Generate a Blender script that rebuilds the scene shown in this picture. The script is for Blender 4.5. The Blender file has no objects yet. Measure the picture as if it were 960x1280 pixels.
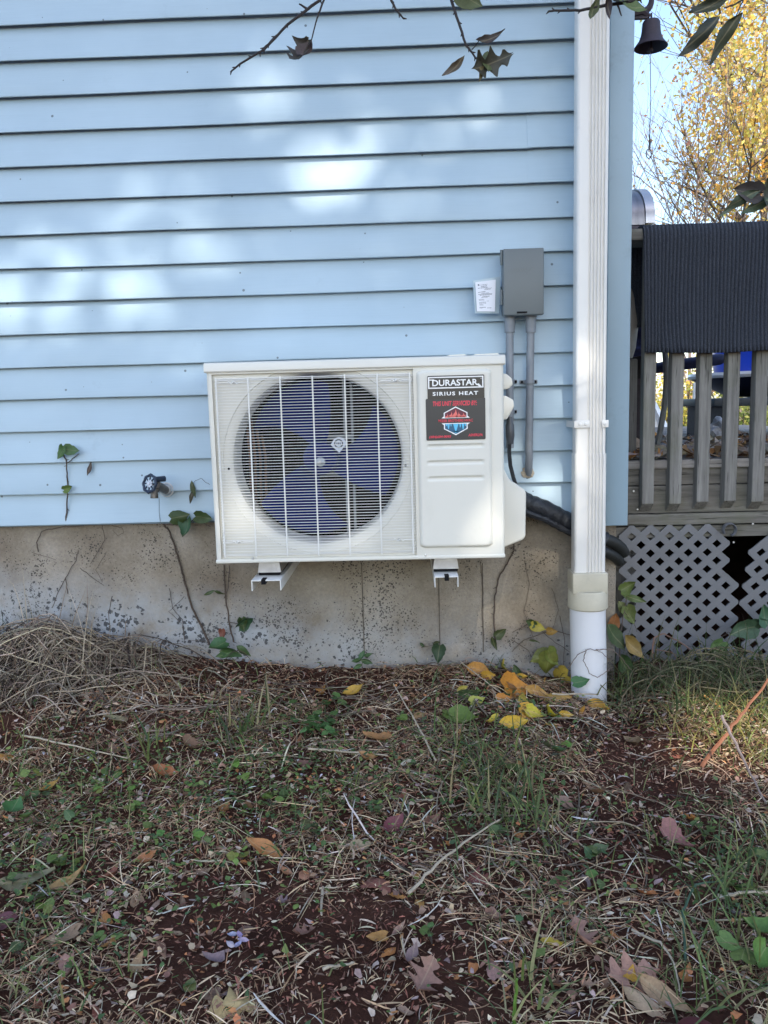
import bpy, bmesh, math, random
import numpy as np
from mathutils import Vector
R = math.radians
rng = random.Random(11)
nr = np.random.default_rng(7)
S = bpy.context.scene
C = S.collection

# ------------------------------------------------------------------ camera
FO = 1000.0                                   # focal length in photograph pixels (960 x 1280)
CP = np.array((0.0, -2.5767, 0.3623))
PITCH, YAW, ROLL = 0.1336, 0.0307, -0.0269
FW = np.array((-math.sin(YAW)*math.cos(PITCH), math.cos(YAW)*math.cos(PITCH), -math.sin(PITCH)))
r0 = np.array((math.cos(YAW), math.sin(YAW), 0.0)); u0 = np.cross(r0, FW)
RT = r0*math.cos(ROLL) + u0*math.sin(ROLL); UP = -r0*math.sin(ROLL) + u0*math.cos(ROLL)
cam_d = bpy.data.cameras.new('camera'); cam = bpy.data.objects.new('camera', cam_d); C.objects.link(cam)
cam_d.sensor_fit = 'VERTICAL'; cam_d.sensor_height = 36.0; cam_d.lens = FO/1280*36
cam_d.clip_start = 0.02; cam_d.clip_end = 1000
from mathutils import Matrix
M = Matrix(((RT[0], UP[0], -FW[0], CP[0]), (RT[1], UP[1], -FW[1], CP[1]), (RT[2], UP[2], -FW[2], CP[2]), (0, 0, 0, 1)))
cam.matrix_world = M
S.camera = cam
S.render.resolution_x, S.render.resolution_y = 768, 1024

# ------------------------------------------------------------------ light
SUN_EL, SUN_AZ = R(42), R(8)                  # azimuth measured from -Y (behind the camera) towards +X
SD = np.array((math.sin(SUN_AZ)*math.cos(SUN_EL), -math.cos(SUN_AZ)*math.cos(SUN_EL), math.sin(SUN_EL)))
W = bpy.data.worlds.new('World'); S.world = W; W.use_nodes = True
nt = W.node_tree; nt.nodes.clear()
sky = nt.nodes.new('ShaderNodeTexSky'); sky.sky_type = 'NISHITA'; sky.sun_disc = False
sky.sun_elevation = SUN_EL; sky.sun_rotation = math.atan2(SD[0], SD[1])
sky.air_density = 1.0; sky.dust_density = 1.1; sky.ozone_density = 1.0
bg = nt.nodes.new('ShaderNodeBackground'); bg.inputs[1].default_value = 0.15
wo = nt.nodes.new('ShaderNodeOutputWorld')
nt.links.new(sky.outputs[0], bg.inputs[0]); nt.links.new(bg.outputs[0], wo.inputs[0])
sl = bpy.data.lights.new('sun', 'SUN'); sl.energy = 2.3; sl.angle = R(0.5); sl.color = (1.0, 0.93, 0.82)
so = bpy.data.objects.new('sun', sl); C.objects.link(so)
so.rotation_euler = Vector(SD).to_track_quat('Z', 'Y').to_euler(); so.location = (2, -10, 12)
S.view_settings.view_transform = 'Standard'; S.view_settings.look = 'None'
S.view_settings.gamma = 1.0; S.view_settings.exposure = 1.5
S.cycles.max_bounces = 6; S.cycles.diffuse_bounces = 3; S.cycles.glossy_bounces = 3
S.cycles.use_denoising = True
S.cycles.sample_clamp_indirect = 6; S.cycles.use_adaptive_sampling = False

# ------------------------------------------------------------------ helpers
def ray(px, py):
    return FW + RT*(px-480)/FO - UP*(py-640)/FO
def P(px, py, Y=0.0):
    """world point seen at photograph pixel (px, py) on the plane y = Y"""
    d = ray(px, py); t = (Y-CP[1])/d[1]
    return CP + d*t
BX = [-6, -3, -1.4, -.9, -.58, -.17, .23, .5, .62, .75, 1.3, 3, 8]
BZ = [-.36, -.39, -.415, -.44, -.48, -.515, -.51, -.56, -.59, -.55, -.55, -.55, -.55]
def gz0(x, y):
    b = np.interp(x, BX, BZ); s = np.clip(-np.asarray(y)/1.1, 0, 1); s = s*s*(3-2*s)
    return b*(1-s) + (-.60)*s
def gz(x, y):
    x = np.asarray(x, float); y = np.asarray(y, float)
    n = (np.sin(7*x+3*y+1)*.5+np.sin(11*y-5*x+2)*.5+np.sin(19*x+8*y)*.3+np.sin(23*y+17*x+4)*.25)
    n2 = np.sin(41*x+13*y)+np.sin(47*y-29*x+1)+np.sin(71*x-60*y+2)*.6
    return gz0(x, y) + n*.006 + n2*.0022
def G(px, py):
    d = ray(px, py)
    ts = np.arange(.6, 8, .004); pts = CP[None, :] + ts[:, None]*d[None, :]
    k = np.argmax(pts[:, 2] < gz(pts[:, 0], pts[:, 1]))
    return pts[k]

def new_mat(name):
    m = bpy.data.materials.new(name); m.use_nodes = True
    b = m.node_tree.nodes['Principled BSDF']; return m, m.node_tree, b
def node(t, kind, **kw):
    n = t.nodes.new(kind)
    for k, v in kw.items(): setattr(n, k, v)
    return n
def coords(t, scale=(1, 1, 1), world=False):
    if world:
        g = node(t, 'ShaderNodeNewGeometry'); o = g.outputs['Position']
    else:
        g = node(t, 'ShaderNodeTexCoord'); o = g.outputs['Object']
    mp = node(t, 'ShaderNodeMapping'); mp.inputs['Scale'].default_value = scale
    t.links.new(o, mp.inputs['Vector']); return mp.outputs[0]
def noise(t, vec, scale, detail=4, rough=.55):
    n = node(t, 'ShaderNodeTexNoise'); n.inputs['Scale'].default_value = scale
    n.inputs['Detail'].default_value = detail; n.inputs['Roughness'].default_value = rough
    t.links.new(vec, n.inputs['Vector']); return n.outputs['Fac']
def ramp(t, fac, stops):
    r = node(t, 'ShaderNodeValToRGB'); e = r.color_ramp.elements
    while len(e) < len(stops): e.new(.5)
    for i, (p, c) in enumerate(stops):
        e[i].position = p; e[i].color = (*c, 1) if len(c) == 3 else c
    t.links.new(fac, r.inputs[0]); return r.outputs[0]
def mixc(t, fac, a, b, mode='MIX'):
    m = node(t, 'ShaderNodeMix', data_type='RGBA', blend_type=mode)
    for s, v in ((m.inputs[0], fac), (m.inputs[6], a), (m.inputs[7], b)):
        if hasattr(v, 'links'): t.links.new(v, s)
        elif isinstance(v, (int, float)): s.default_value = v
        else: s.default_value = (*v, 1)
    return m.outputs[2]
def bump(t, b, h, strength=.3, dist=.002):
    n = node(t, 'ShaderNodeBump'); n.inputs['Strength'].default_value = strength; n.inputs['Distance'].default_value = dist
    t.links.new(h, n.inputs['Height'])
    if b.inputs['Normal'].is_linked:
        t.links.new(b.inputs['Normal'].links[0].from_socket, n.inputs['Normal'])
    t.links.new(n.outputs[0], b.inputs['Normal'])
def pm(name, col, var=.12, scale=8, stretch=(1, 1, 1), rough=.5, bscale=0, bstr=.2, bdist=.002, metal=0, spec=.5, dirt=0, dirtcol=(.06, .05, .04), world=False):
    m, t, b = new_mat(name)
    v = coords(t, stretch, world)
    lo = tuple(c*(1-var) for c in col); hi = tuple(min(1, c*(1+var)) for c in col)
    c = ramp(t, noise(t, v, scale, 6), [(.3, lo), (.7, hi)])
    if dirt:
        v2 = coords(t, (1, 1, 1), world)
        f = ramp(t, noise(t, v2, scale*3.1, 8, .7), [(.55, (0, 0, 0)), (.8, (dirt, dirt, dirt))])
        c = mixc(t, f, c, dirtcol)
    t.links.new(c, b.inputs['Base Color'])
    b.inputs['Roughness'].default_value = rough; b.inputs['Metallic'].default_value = metal
    b.inputs['Specular IOR Level'].default_value = spec
    if bscale: bump(t, b, noise(t, v, bscale, 5), bstr, bdist)
    return m
def objcol(name, rough=.7, var=.25, scale=60, trans=0, veins=True):
    """leaf material: colour comes from the object colour, with mottling of the leaf's own"""
    m, t, b = new_mat(name)
    oi = node(t, 'ShaderNodeObjectInfo'); v = coords(t)
    f = noise(t, v, scale, 5, .7)
    k = ramp(t, f, [(.3, (1-var,)*3), (.7, (1+var*.4,)*3)])
    c = mixc(t, 1.0, oi.outputs['Color'], k, 'MULTIPLY')
    spots = ramp(t, noise(t, v, scale*2.3, 3), [(.62, (0, 0, 0)), (.72, (.55, .55, .55))])
    c = mixc(t, spots, c, (.06, .04, .025))
    sp = node(t, 'ShaderNodeSeparateXYZ'); t.links.new(v, sp.inputs[0])
    ab = node(t, 'ShaderNodeMath', operation='ABSOLUTE'); t.links.new(sp.outputs['Y'], ab.inputs[0])
    mid = ramp(t, ab.outputs[0], [(.0, (.5,)*3), (.022, (.0,)*3)])
    c = mixc(t, mid, c, mixc(t, .5, c, (.45, .38, .22)))
    t.links.new(c, b.inputs['Base Color']); b.inputs['Roughness'].default_value = rough
    bump(t, b, f, .4, .002)
    return m
def vcol(name, rough=.75, spec=.3, trans=0.0):
    m, t, b = new_mat(name)
    a = node(t, 'ShaderNodeAttribute'); a.attribute_name = 'Col'
    v = coords(t); f = ramp(t, noise(t, v, 90, 3), [(.3, (.75,)*3), (.7, (1.15,)*3)])
    c = mixc(t, 1.0, a.outputs['Color'], f, 'MULTIPLY')
    t.links.new(c, b.inputs['Base Color']); b.inputs['Roughness'].default_value = rough
    b.inputs['Specular IOR Level'].default_value = spec
    if trans:
        tr = node(t, 'ShaderNodeBsdfTranslucent'); t.links.new(c, tr.inputs[0])
        ms = node(t, 'ShaderNodeMixShader'); ms.inputs[0].default_value = trans
        out = [n for n in t.nodes if n.type == 'OUTPUT_MATERIAL'][0]
        t.links.new(b.outputs[0], ms.inputs[1]); t.links.new(tr.outputs[0], ms.inputs[2]); t.links.new(ms.outputs[0], out.inputs[0])
    return m

def tag(o, label=None, cat=None, group=None, kind=None):
    if label: o['label'] = label
    if cat: o['category'] = cat
    if group: o['group'] = group
    if kind: o['kind'] = kind
    return o
def thing(name, label, cat, loc=(0, 0, 0), group=None):
    o = bpy.data.objects.new(name, None); C.objects.link(o); o.location = [float(v) for v in loc]
    o.empty_display_size = .05
    return tag(o, label, cat, group)
def origin(o):
    v = Vector((0, 0, 0))
    while o is not None: v = v + o.location; o = o.parent
    return v
class MB:
    """collects shapes in world coordinates, then links them as ONE mesh object"""
    def __init__(s): s.bm = bmesh.new()
    def box(s, a, b, bev=0, seg=2):
        lo = [float(min(p, q)) for p, q in zip(a, b)]; hi = [float(max(p, q)) for p, q in zip(a, b)]
        t = bmesh.new()
        vs = [t.verts.new((x, y, z)) for x in (lo[0], hi[0]) for y in (lo[1], hi[1]) for z in (lo[2], hi[2])]
        for f in ((0, 1, 3, 2), (4, 6, 7, 5), (0, 4, 5, 1), (2, 3, 7, 6), (0, 2, 6, 4), (1, 5, 7, 3)): t.faces.new([vs[i] for i in f])
        if bev: bmesh.ops.bevel(t, geom=list(t.edges), offset=bev, segments=seg, profile=.5, affect='EDGES', clamp_overlap=True)
        s.join(t); return s
    def join(s, t, mat=None):
        if mat is not None: bmesh.ops.transform(t, matrix=mat, verts=t.verts)
        me = bpy.data.meshes.new('tmp'); t.to_mesh(me); t.free(); s.bm.from_mesh(me); bpy.data.meshes.remove(me)
    def tube(s, pts, rad, n=8, cap=True, flat=1.0):
        pts = [Vector([float(c) for c in p]) for p in pts]
        if not hasattr(rad, '__len__'): rad = [rad]*len(pts)
        rings = []; prev = None
        for i, p in enumerate(pts):
            d = (pts[min(i+1, len(pts)-1)]-pts[max(i-1, 0)]).normalized()
            if prev is None:
                a = Vector((0, 0, 1)) if abs(d.z) < .9 else Vector((1, 0, 0)); u = d.cross(a).normalized()
            else: u = (prev - d*prev.dot(d)).normalized()
            prev = u; v = d.cross(u)
            rings.append([s.bm.verts.new(p+(u*math.cos(2*math.pi*k/n)+v*math.sin(2*math.pi*k/n)*flat)*rad[i]) for k in range(n)])
        for a, b in zip(rings, rings[1:]):
            for k in range(n): s.bm.faces.new((a[k], a[(k+1) % n], b[(k+1) % n], b[k]))
        if cap and n > 2:
            s.bm.faces.new(rings[0][::-1]); s.bm.faces.new(rings[-1])
        return s
    def lathe(s, prof, c, n=32, axis='Z', ang0=0, ang1=2*math.pi):
        full = abs(ang1-ang0-2*math.pi) < 1e-6; m = n if full else n+1
        rings = []
        for (r, h) in prof:
            ring = []
            for k in range(m):
                a = ang0+(ang1-ang0)*k/n; x, y = r*math.cos(a), r*math.sin(a)
                q = (x, y, h) if axis == 'Z' else ((x, h, y) if axis == 'Y' else (h, x, y))
                ring.append(s.bm.verts.new((c[0]+q[0], c[1]+q[1], c[2]+q[2])))
            rings.append(ring)
        for a, b in zip(rings, rings[1:]):
            for k in range(n): s.bm.faces.new((a[k], a[(k+1) % m], b[(k+1) % m], b[k]))
        return s
    def prism(s, poly, axis, a, b):
        """poly in the two other axes (x,z for Y; y,z for X; x,y for Z) extruded along axis from a to b"""
        def q(p, h):
            return (p[0], h, p[1]) if axis == 'Y' else ((h, p[0], p[1]) if axis == 'X' else (p[0], p[1], h))
        A = [s.bm.verts.new(q(p, a)) for p in poly]; B = [s.bm.verts.new(q(p, b)) for p in poly]
        s.bm.faces.new(A); s.bm.faces.new(B[::-1]); n = len(poly)
        for k in range(n): s.bm.faces.new((A[k], B[k], B[(k+1) % n], A[(k+1) % n]))
        return s
    def raw(s, vs, fs):
        v = [s.bm.verts.new([float(c) for c in p]) for p in vs]
        for f in fs:
            try: s.bm.faces.new([v[i] for i in f])
            except ValueError: pass
        return s
    def build(s, name, mat, parent=None, smooth=True, ang=35, label=None):
        bmesh.ops.recalc_face_normals(s.bm, faces=s.bm.faces)
        o0 = origin(parent)
        bmesh.ops.translate(s.bm, vec=-o0, verts=s.bm.verts)
        me = bpy.data.meshes.new(name); s.bm.to_mesh(me); s.bm.free()
        me.materials.append(mat)
        if smooth:
            me.polygons.foreach_set('use_smooth', [True]*len(me.polygons))
            me.set_sharp_from_angle(angle=R(ang))
        o = bpy.data.objects.new(name, me); C.objects.link(o)
        if parent is not None: o.parent = parent
        if label: o['label'] = label
        return o
def np_mesh(name, V, F4, cols, mat, parent=None, F3=None):
    """fast mesh from numpy arrays: V (n,3), quads (m,4) and/or tris"""
    me = bpy.data.meshes.new(name); V = np.asarray(V, np.float32)
    loops = []; starts = []; tot = 0
    if F4 is not None and len(F4):
        F4 = np.asarray(F4, np.int32); loops.append(F4.ravel()); starts.append(np.arange(len(F4))*4); tot = len(F4)*4
    if F3 is not None and len(F3):
        F3 = np.asarray(F3, np.int32); loops.append(F3.ravel()); starts.append(tot+np.arange(len(F3))*3)
    loops = np.concatenate(loops); starts = np.concatenate(starts).astype(np.int32)
    me.vertices.add(len(V)); me.vertices.foreach_set('co', V.ravel())
    me.loops.add(len(loops)); me.loops.foreach_set('vertex_index', loops.astype(np.int32))
    me.polygons.add(len(starts)); me.polygons.foreach_set('loop_start', starts)
    me.update(calc_edges=True)
    if cols is not None:
        ca = me.color_attributes.new('Col', 'FLOAT_COLOR', 'POINT')
        cc = np.ones((len(V), 4), np.float32); cc[:, :3] = cols; ca.data.foreach_set('color', cc.ravel())
    me.materials.append(mat); me.polygons.foreach_set('use_smooth', np.ones(len(starts), bool))
    o = bpy.data.objects.new(name, me); C.objects.link(o)
    if parent is not None: o.parent = parent
    return o
def dup(o, parent=None):
    c = o.copy(); C.objects.link(c); c.parent = parent
    for ch in list(o.children): dup(ch, c)
    return c
def text_mesh(s, w=None, h=None, shear=0, bold=0, space=1.0):
    """letters as a flat mesh, returned as (verts 2D, faces), fitted into w x h, centred"""
    cu = bpy.data.curves.new('t', 'FONT'); cu.body = s; cu.shear = shear; cu.offset = bold; cu.space_character = space
    cu.resolution_u = 3
    ob = bpy.data.objects.new('t', cu); C.objects.link(ob)
    dg = bpy.context.evaluated_depsgraph_get(); me = bpy.data.meshes.new_from_object(ob.evaluated_get(dg))
    V = np.array([v.co[:2] for v in me.vertices]); F = [tuple(p.vertices) for p in me.polygons]
    bpy.data.objects.remove(ob); bpy.data.curves.remove(cu); bpy.data.meshes.remove(me)
    mn, mx = V.min(0), V.max(0); V = V-(mn+mx)/2
    sx = w/(mx[0]-mn[0]) if w else h/(mx[1]-mn[1]); sy = h/(mx[1]-mn[1]) if h else sx
    return V*np.array((sx, sy)), F
def lettering(s, c, w, h, mat, parent, y, shear=0, bold=0, space=1.0, name='lettering'):
    V, F = text_mesh(s, w, h, shear, bold, space)
    m = MB(); m.raw([(c[0]+v[0], y, c[1]+v[1]) for v in V], F)
    return m.build(name, mat, parent, smooth=False)

# ------------------------------------------------------------------ materials
def siding_mat():
    m, t, b = new_mat('blue_vinyl')
    v = coords(t, (1, 1, 1), True); vs = coords(t, (1.2, 1, 60), True)
    c = ramp(t, noise(t, v, 2.2, 5), [(.3, (.325, .44, .525)), (.7, (.39, .515, .605))])
    c = mixc(t, ramp(t, noise(t, vs, 6, 5, .7), [(.35, (.0,)*3), (.75, (.16,)*3)]), c, (.55, .68, .78))
    sm = ramp(t, noise(t, v, 5.5, 6, .7), [(.63, (0, 0, 0)), (.82, (.5, .5, .5))])
    c = mixc(t, sm, c, (.2, .27, .34))
    vo = node(t, 'ShaderNodeTexVoronoi'); vo.inputs['Scale'].default_value = 24; t.links.new(v, vo.inputs['Vector'])
    wn = node(t, 'ShaderNodeTexWhiteNoise'); t.links.new(vo.outputs['Position'], wn.inputs['Vector'])
    th = node(t, 'ShaderNodeMath', operation='MULTIPLY_ADD'); t.links.new(wn.outputs['Value'], th.inputs[0]); th.inputs[1].default_value = .3; th.inputs[2].default_value = -.19
    lt = node(t, 'ShaderNodeMath', operation='LESS_THAN'); t.links.new(vo.outputs['Distance'], lt.inputs[0]); t.links.new(th.outputs[0], lt.inputs[1])
    d = node(t, 'ShaderNodeMath', operation='MULTIPLY'); t.links.new(lt.outputs[0], d.inputs[0]); d.inputs[1].default_value = .75
    c = mixc(t, d.outputs[0], c, (.05, .06, .07))
    t.links.new(c, b.inputs['Base Color']); b.inputs['Roughness'].default_value = .42
    bump(t, b, noise(t, vs, 5, 4, .7), .12, .001)
    bump(t, b, noise(t, coords(t, (1, 1, 3), True), 3.0, 2), .25, .006)
    return m
def concrete_mat():
    m, t, b = new_mat('old_concrete')
    v = coords(t, (1, 1, 1), True)
    c = ramp(t, noise(t, v, 3.2, 6, .6), [(.30, (.195, .16, .125)), (.5, (.305, .27, .22)), (.68, (.42, .385, .335))])
    fine = noise(t, v, 90, 6, .75)
    c = mixc(t, .5, c, ramp(t, fine, [(.3, (.16, .14, .12)), (.7, (.48, .44, .38))]), 'OVERLAY')
    sep = node(t, 'ShaderNodeSeparateXYZ'); t.links.new(v, sep.inputs[0])
    # lime bloom near the ground, bluish, broken up
    ze = node(t, 'ShaderNodeMath', operation='MULTIPLY_ADD'); t.links.new(sep.outputs['X'], ze.inputs[0]); ze.inputs[1].default_value = .12; t.links.new(sep.outputs['Z'], ze.inputs[2])
    mr = node(t, 'ShaderNodeMapRange'); t.links.new(ze.outputs[0], mr.inputs[0])
    mr.inputs[1].default_value = -.28; mr.inputs[2].default_value = -.44; mr.inputs[3].default_value = 0; mr.inputs[4].default_value = 1
    ad = node(t, 'ShaderNodeMath', operation='MULTIPLY'); t.links.new(mr.outputs[0], ad.inputs[0])
    nb = ramp(t, noise(t, v, 7, 6, .65), [(.3, (0,)*3), (.62, (1,)*3)]); t.links.new(nb, ad.inputs[1])
    mx = node(t, 'ShaderNodeMapRange'); t.links.new(sep.outputs['X'], mx.inputs[0])
    mx.inputs[1].default_value = -.1; mx.inputs[2].default_value = -.75; mx.inputs[3].default_value = .55; mx.inputs[4].default_value = 1
    a2 = node(t, 'ShaderNodeMath', operation='MULTIPLY'); t.links.new(ad.outputs[0], a2.inputs[0]); t.links.new(mx.outputs[0], a2.inputs[1])
    c = mixc(t, a2.outputs[0], c, (.36, .385, .41))
    # black pits, clustered
    vo = node(t, 'ShaderNodeTexVoronoi'); vo.inputs['Scale'].default_value = 170; t.links.new(v, vo.inputs['Vector'])
    wn = node(t, 'ShaderNodeTexWhiteNoise'); t.links.new(vo.outputs['Position'], wn.inputs['Vector'])
    cl = ramp(t, noise(t, v, 4.5, 4, .6), [(.38, (0,)*3), (.62, (1,)*3)])
    r1 = node(t, 'ShaderNodeMath', operation='MULTIPLY'); t.links.new(wn.outputs['Value'], r1.inputs[0]); t.links.new(cl, r1.inputs[1])
    r2 = node(t, 'ShaderNodeMath', operation='MULTIPLY_ADD'); t.links.new(r1.outputs[0], r2.inputs[0]); r2.inputs[1].default_value = .85; r2.inputs[2].default_value = -.20
    fine2 = noise(t, v, 260, 4, .7); wob = node(t, 'ShaderNodeMath', operation='MULTIPLY_ADD'); t.links.new(fine2, wob.inputs[0]); wob.inputs[1].default_value = 1.5; wob.inputs[2].default_value = -.75
    dd = node(t, 'ShaderNodeMath', operation='ADD'); t.links.new(vo.outputs['Distance'], dd.inputs[0]); t.links.new(wob.outputs[0], dd.inputs[1])
    lt = node(t, 'ShaderNodeMath', operation='LESS_THAN'); t.links.new(dd.outputs[0], lt.inputs[0]); t.links.new(r2.outputs[0], lt.inputs[1])
    f = node(t, 'ShaderNodeMath', operation='MULTIPLY'); t.links.new(lt.outputs[0], f.inputs[0]); f.inputs[1].default_value = .8
    c = mixc(t, f.outputs[0], c, (.035, .032, .03))
    # coarser black flakes of old coating low on the left
    vo2 = node(t, 'ShaderNodeTexVoronoi'); vo2.inputs['Scale'].default_value = 80; t.links.new(v, vo2.inputs['Vector'])
    wob2 = node(t, 'ShaderNodeMath', operation='MULTIPLY_ADD'); t.links.new(noise(t, v, 55, 6, .75), wob2.inputs[0]); wob2.inputs[1].default_value = 3.0; wob2.inputs[2].default_value = -1.5
    d2 = node(t, 'ShaderNodeMath', operation='ADD'); t.links.new(vo2.outputs['Distance'], d2.inputs[0]); t.links.new(wob2.outputs[0], d2.inputs[1])
    wn2 = node(t, 'ShaderNodeTexWhiteNoise'); t.links.new(vo2.outputs['Position'], wn2.inputs['Vector'])
    r3 = node(t, 'ShaderNodeMath', operation='MULTIPLY'); t.links.new(wn2.outputs['Value'], r3.inputs[0]); t.links.new(a2.outputs[0], r3.inputs[1])
    r4 = node(t, 'ShaderNodeMath', operation='MULTIPLY_ADD'); t.links.new(r3.outputs[0], r4.inputs[0]); r4.inputs[1].default_value = 1.3; r4.inputs[2].default_value = -.25
    l2 = node(t, 'ShaderNodeMath', operation='LESS_THAN'); t.links.new(d2.outputs[0], l2.inputs[0]); t.links.new(r4.outputs[0], l2.inputs[1])
    f2 = node(t, 'ShaderNodeMath', operation='MULTIPLY'); t.links.new(l2.outputs[0], f2.inputs[0]); f2.inputs[1].default_value = .85
    c = mixc(t, f2.outputs[0], c, (.04, .04, .043))
    t.links.new(c, b.inputs['Base Color']); b.inputs['Roughness'].default_value = .92; b.inputs['Specular IOR Level'].default_value = .15
    bump(t, b, fine, .8, .004); bump(t, b, noise(t, v, 26, 5, .7), .5, .006); bump(t, b, noise(t, v, 7, 4), .5, .015)
    return m
def wood_mat(name, c0, c1, axis='Z', green=0):
    m, t, b = new_mat(name)
    st = {'Z': (1, 1, .06), 'X': (.06, 1, 1), 'Y': (1, .06, 1)}[axis]
    v = coords(t, st, True); g = noise(t, v, 55, 6, .7)
    c = ramp(t, g, [(.3, c0), (.68, c1)])
    cr = ramp(t, noise(t, v, 130, 3, .6), [(.30, (1,)*3), (.4, (0,)*3)])
    c = mixc(t, cr, c, tuple(x*.35 for x in c0))
    if green: c = mixc(t, ramp(t, noise(t, coords(t, (1, 1, 1), True), 6, 5, .65), [(.5, (0,)*3), (.75, (green,)*3)]), c, (.10, .11, .05))
    t.links.new(c, b.inputs['Base Color']); b.inputs['Roughness'].default_value = .85; b.inputs['Specular IOR Level'].default_value = .2
    bump(t, b, g, .5, .003)
    return m
VINYL = siding_mat()
TRIM = pm('blue_trim', (.28, .385, .46), .05, 3, rough=.4, bscale=200, bstr=.05, dirt=.35)
CONC = concrete_mat()
WHITE = pm('white_aluminium', (.74, .72, .68), .04, 5, rough=.35, bscale=30, bstr=.04, dirt=.25, dirtcol=(.4, .38, .33))
PVC = pm('white_pvc', (.68, .68, .70), .04, 4, rough=.3, dirt=.3, dirtcol=(.45, .42, .36))
BEIGE = pm('aged_beige_plastic', (.50, .46, .36), .08, 14, rough=.55, bscale=60, bstr=.15, dirt=.5, dirtcol=(.36, .33, .26))
CREAM = pm('cream_paint', (.69, .67, .60), .02, 3, rough=.38, bscale=420, bstr=.06, bdist=.0006, dirt=.22, dirtcol=(.42, .40, .34))
WIRE = pm('white_coated_wire', (.76, .75, .71), .03, 20, rough=.35)
DARK = pm('dark_interior', (.010, .010, .012), .2, 30, rough=.7, spec=.1)
FIN = pm('coil_fins', (.010, .0095, .0095), .4, 40, (1, 1, 40), rough=.8, bscale=40, bstr=.4, spec=.05)
COPPER = pm('copper_tube', (.16, .08, .04), .2, 20, rough=.35, metal=.8)
BLUEF = pm('blue_fan_plastic', (.0015, .007, .09), .12, 9, rough=.5, spec=.1)
STEEL = pm('galvanised_steel', (.55, .56, .57), .12, 30, rough=.35, metal=.85, bscale=60, bstr=.1)
BRACK = pm('white_bracket_paint', (.72, .71, .68), .05, 20, rough=.4, dirt=.3)
GREYBOX = pm('grey_enamel', (.125, .145, .15), .04, 10, rough=.42, bscale=500, bstr=.06, bdist=.0005)
CONDUIT = pm('grey_conduit', (.20, .22, .245), .1, 30, rough=.45)
CLEAR = pm('milky_plastic', (.42, .52, .58), .05, 10, rough=.2)
PAPER = pm('label_paper', (.80, .82, .88), .02, 20, rough=.6)
INK = pm('label_ink', (.12, .13, .17), .2, 60, rough=.7)
BLACKP = pm('black_print', (.014, .014, .016), .1, 20, rough=.3)
NAVYP = pm('charcoal_print', (.022, .026, .033), .1, 20, rough=.3)
WHITEP = pm('white_print', (.85, .85, .84), .02, 20, rough=.4)
REDP = pm('red_print', (.72, .03, .07), .08, 40, rough=.4)
CORAL = pm('coral_print', (.80, .16, .14), .1, 60, rough=.4)
MAROON = pm('maroon_print', (.12, .01, .03), .1, 60, rough=.4)
CYAN = pm('cyan_print', (.10, .50, .75), .1, 60, rough=.4)
TEAL = pm('teal_print', (.01, .10, .19), .1, 60, rough=.4)
def tape_mat():
    m, t, b = new_mat('black_tape_wrap')
    v = coords(t, (1, 1, 1), True); f = noise(t, v, 45, 6, .7)
    t.links.new(ramp(t, f, [(.3, (.006, .007, .009)), (.75, (.028, .032, .042))]), b.inputs['Base Color'])
    b.inputs['Roughness'].default_value = .34; bump(t, b, f, .9, .006); return m
TAPE = tape_mat()
FOAM = pm('black_foam_sleeve', (.016, .017, .016), .3, 60, rough=.6, bscale=120, bstr=.4)
BRASS = pm('weathered_brass', (.16, .14, .12), .35, 60, rough=.5, metal=.6, bscale=120, bstr=.3)
NAVYKNOB = pm('dark_blue_enamel', (.02, .032, .06), .2, 40, rough=.35)
IRON = pm('dark_cast_iron', (.035, .024, .034), .3, 40, rough=.6, bscale=90, bstr=.3)
RAILW = wood_mat('weathered_rail_wood', (.11, .105, .097), (.265, .255, .235), 'Z', .35)
BOARDW = wood_mat('weathered_board_wood', (.105, .098, .085), (.225, .212, .19), 'X', .5)
DECKW = wood_mat('deck_boards', (.16, .145, .13), (.36, .34, .32), 'X')
LATT = pm('grey_lattice_vinyl', (.145, .148, .158), .1, 9, rough=.5, bscale=100, bstr=.1, dirt=.6, dirtcol=(.085, .085, .07), world=True)
def mat_fabric():
    m, t, b = new_mat('ribbed_charcoal_carpet')
    v = coords(t, (1, 1, 1), True); f = noise(t, v, 260, 4, .8)
    c = ramp(t, f, [(.3, (.020, .023, .031)), (.72, (.085, .095, .118))])
    t.links.new(c, b.inputs['Base Color']); b.inputs['Roughness'].default_value = .95; b.inputs['Specular IOR Level'].default_value = .15
    bump(t, b, f, .8, .004); return m
CARPET = mat_fabric()
STEM = pm('vine_stem', (.07, .05, .038), .35, 90, rough=.85, bscale=200, bstr=.4)
TWIG = pm('dark_twig', (.030, .024, .024), .3, 120, rough=.8, bscale=300, bstr=.4)
BARK = pm('grey_bark', (.10, .08, .065), .35, 14, rough=.9, bscale=30, bstr=.6, bdist=.02)
LEAF = objcol('leaf_blade', .6, .3, 9)
LITTER = vcol('plant_litter')
GRASSM = vcol('grass_blades', .6, .3, .25)
CROWN = vcol('crown_leaves', .6, .25, .45)
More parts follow.
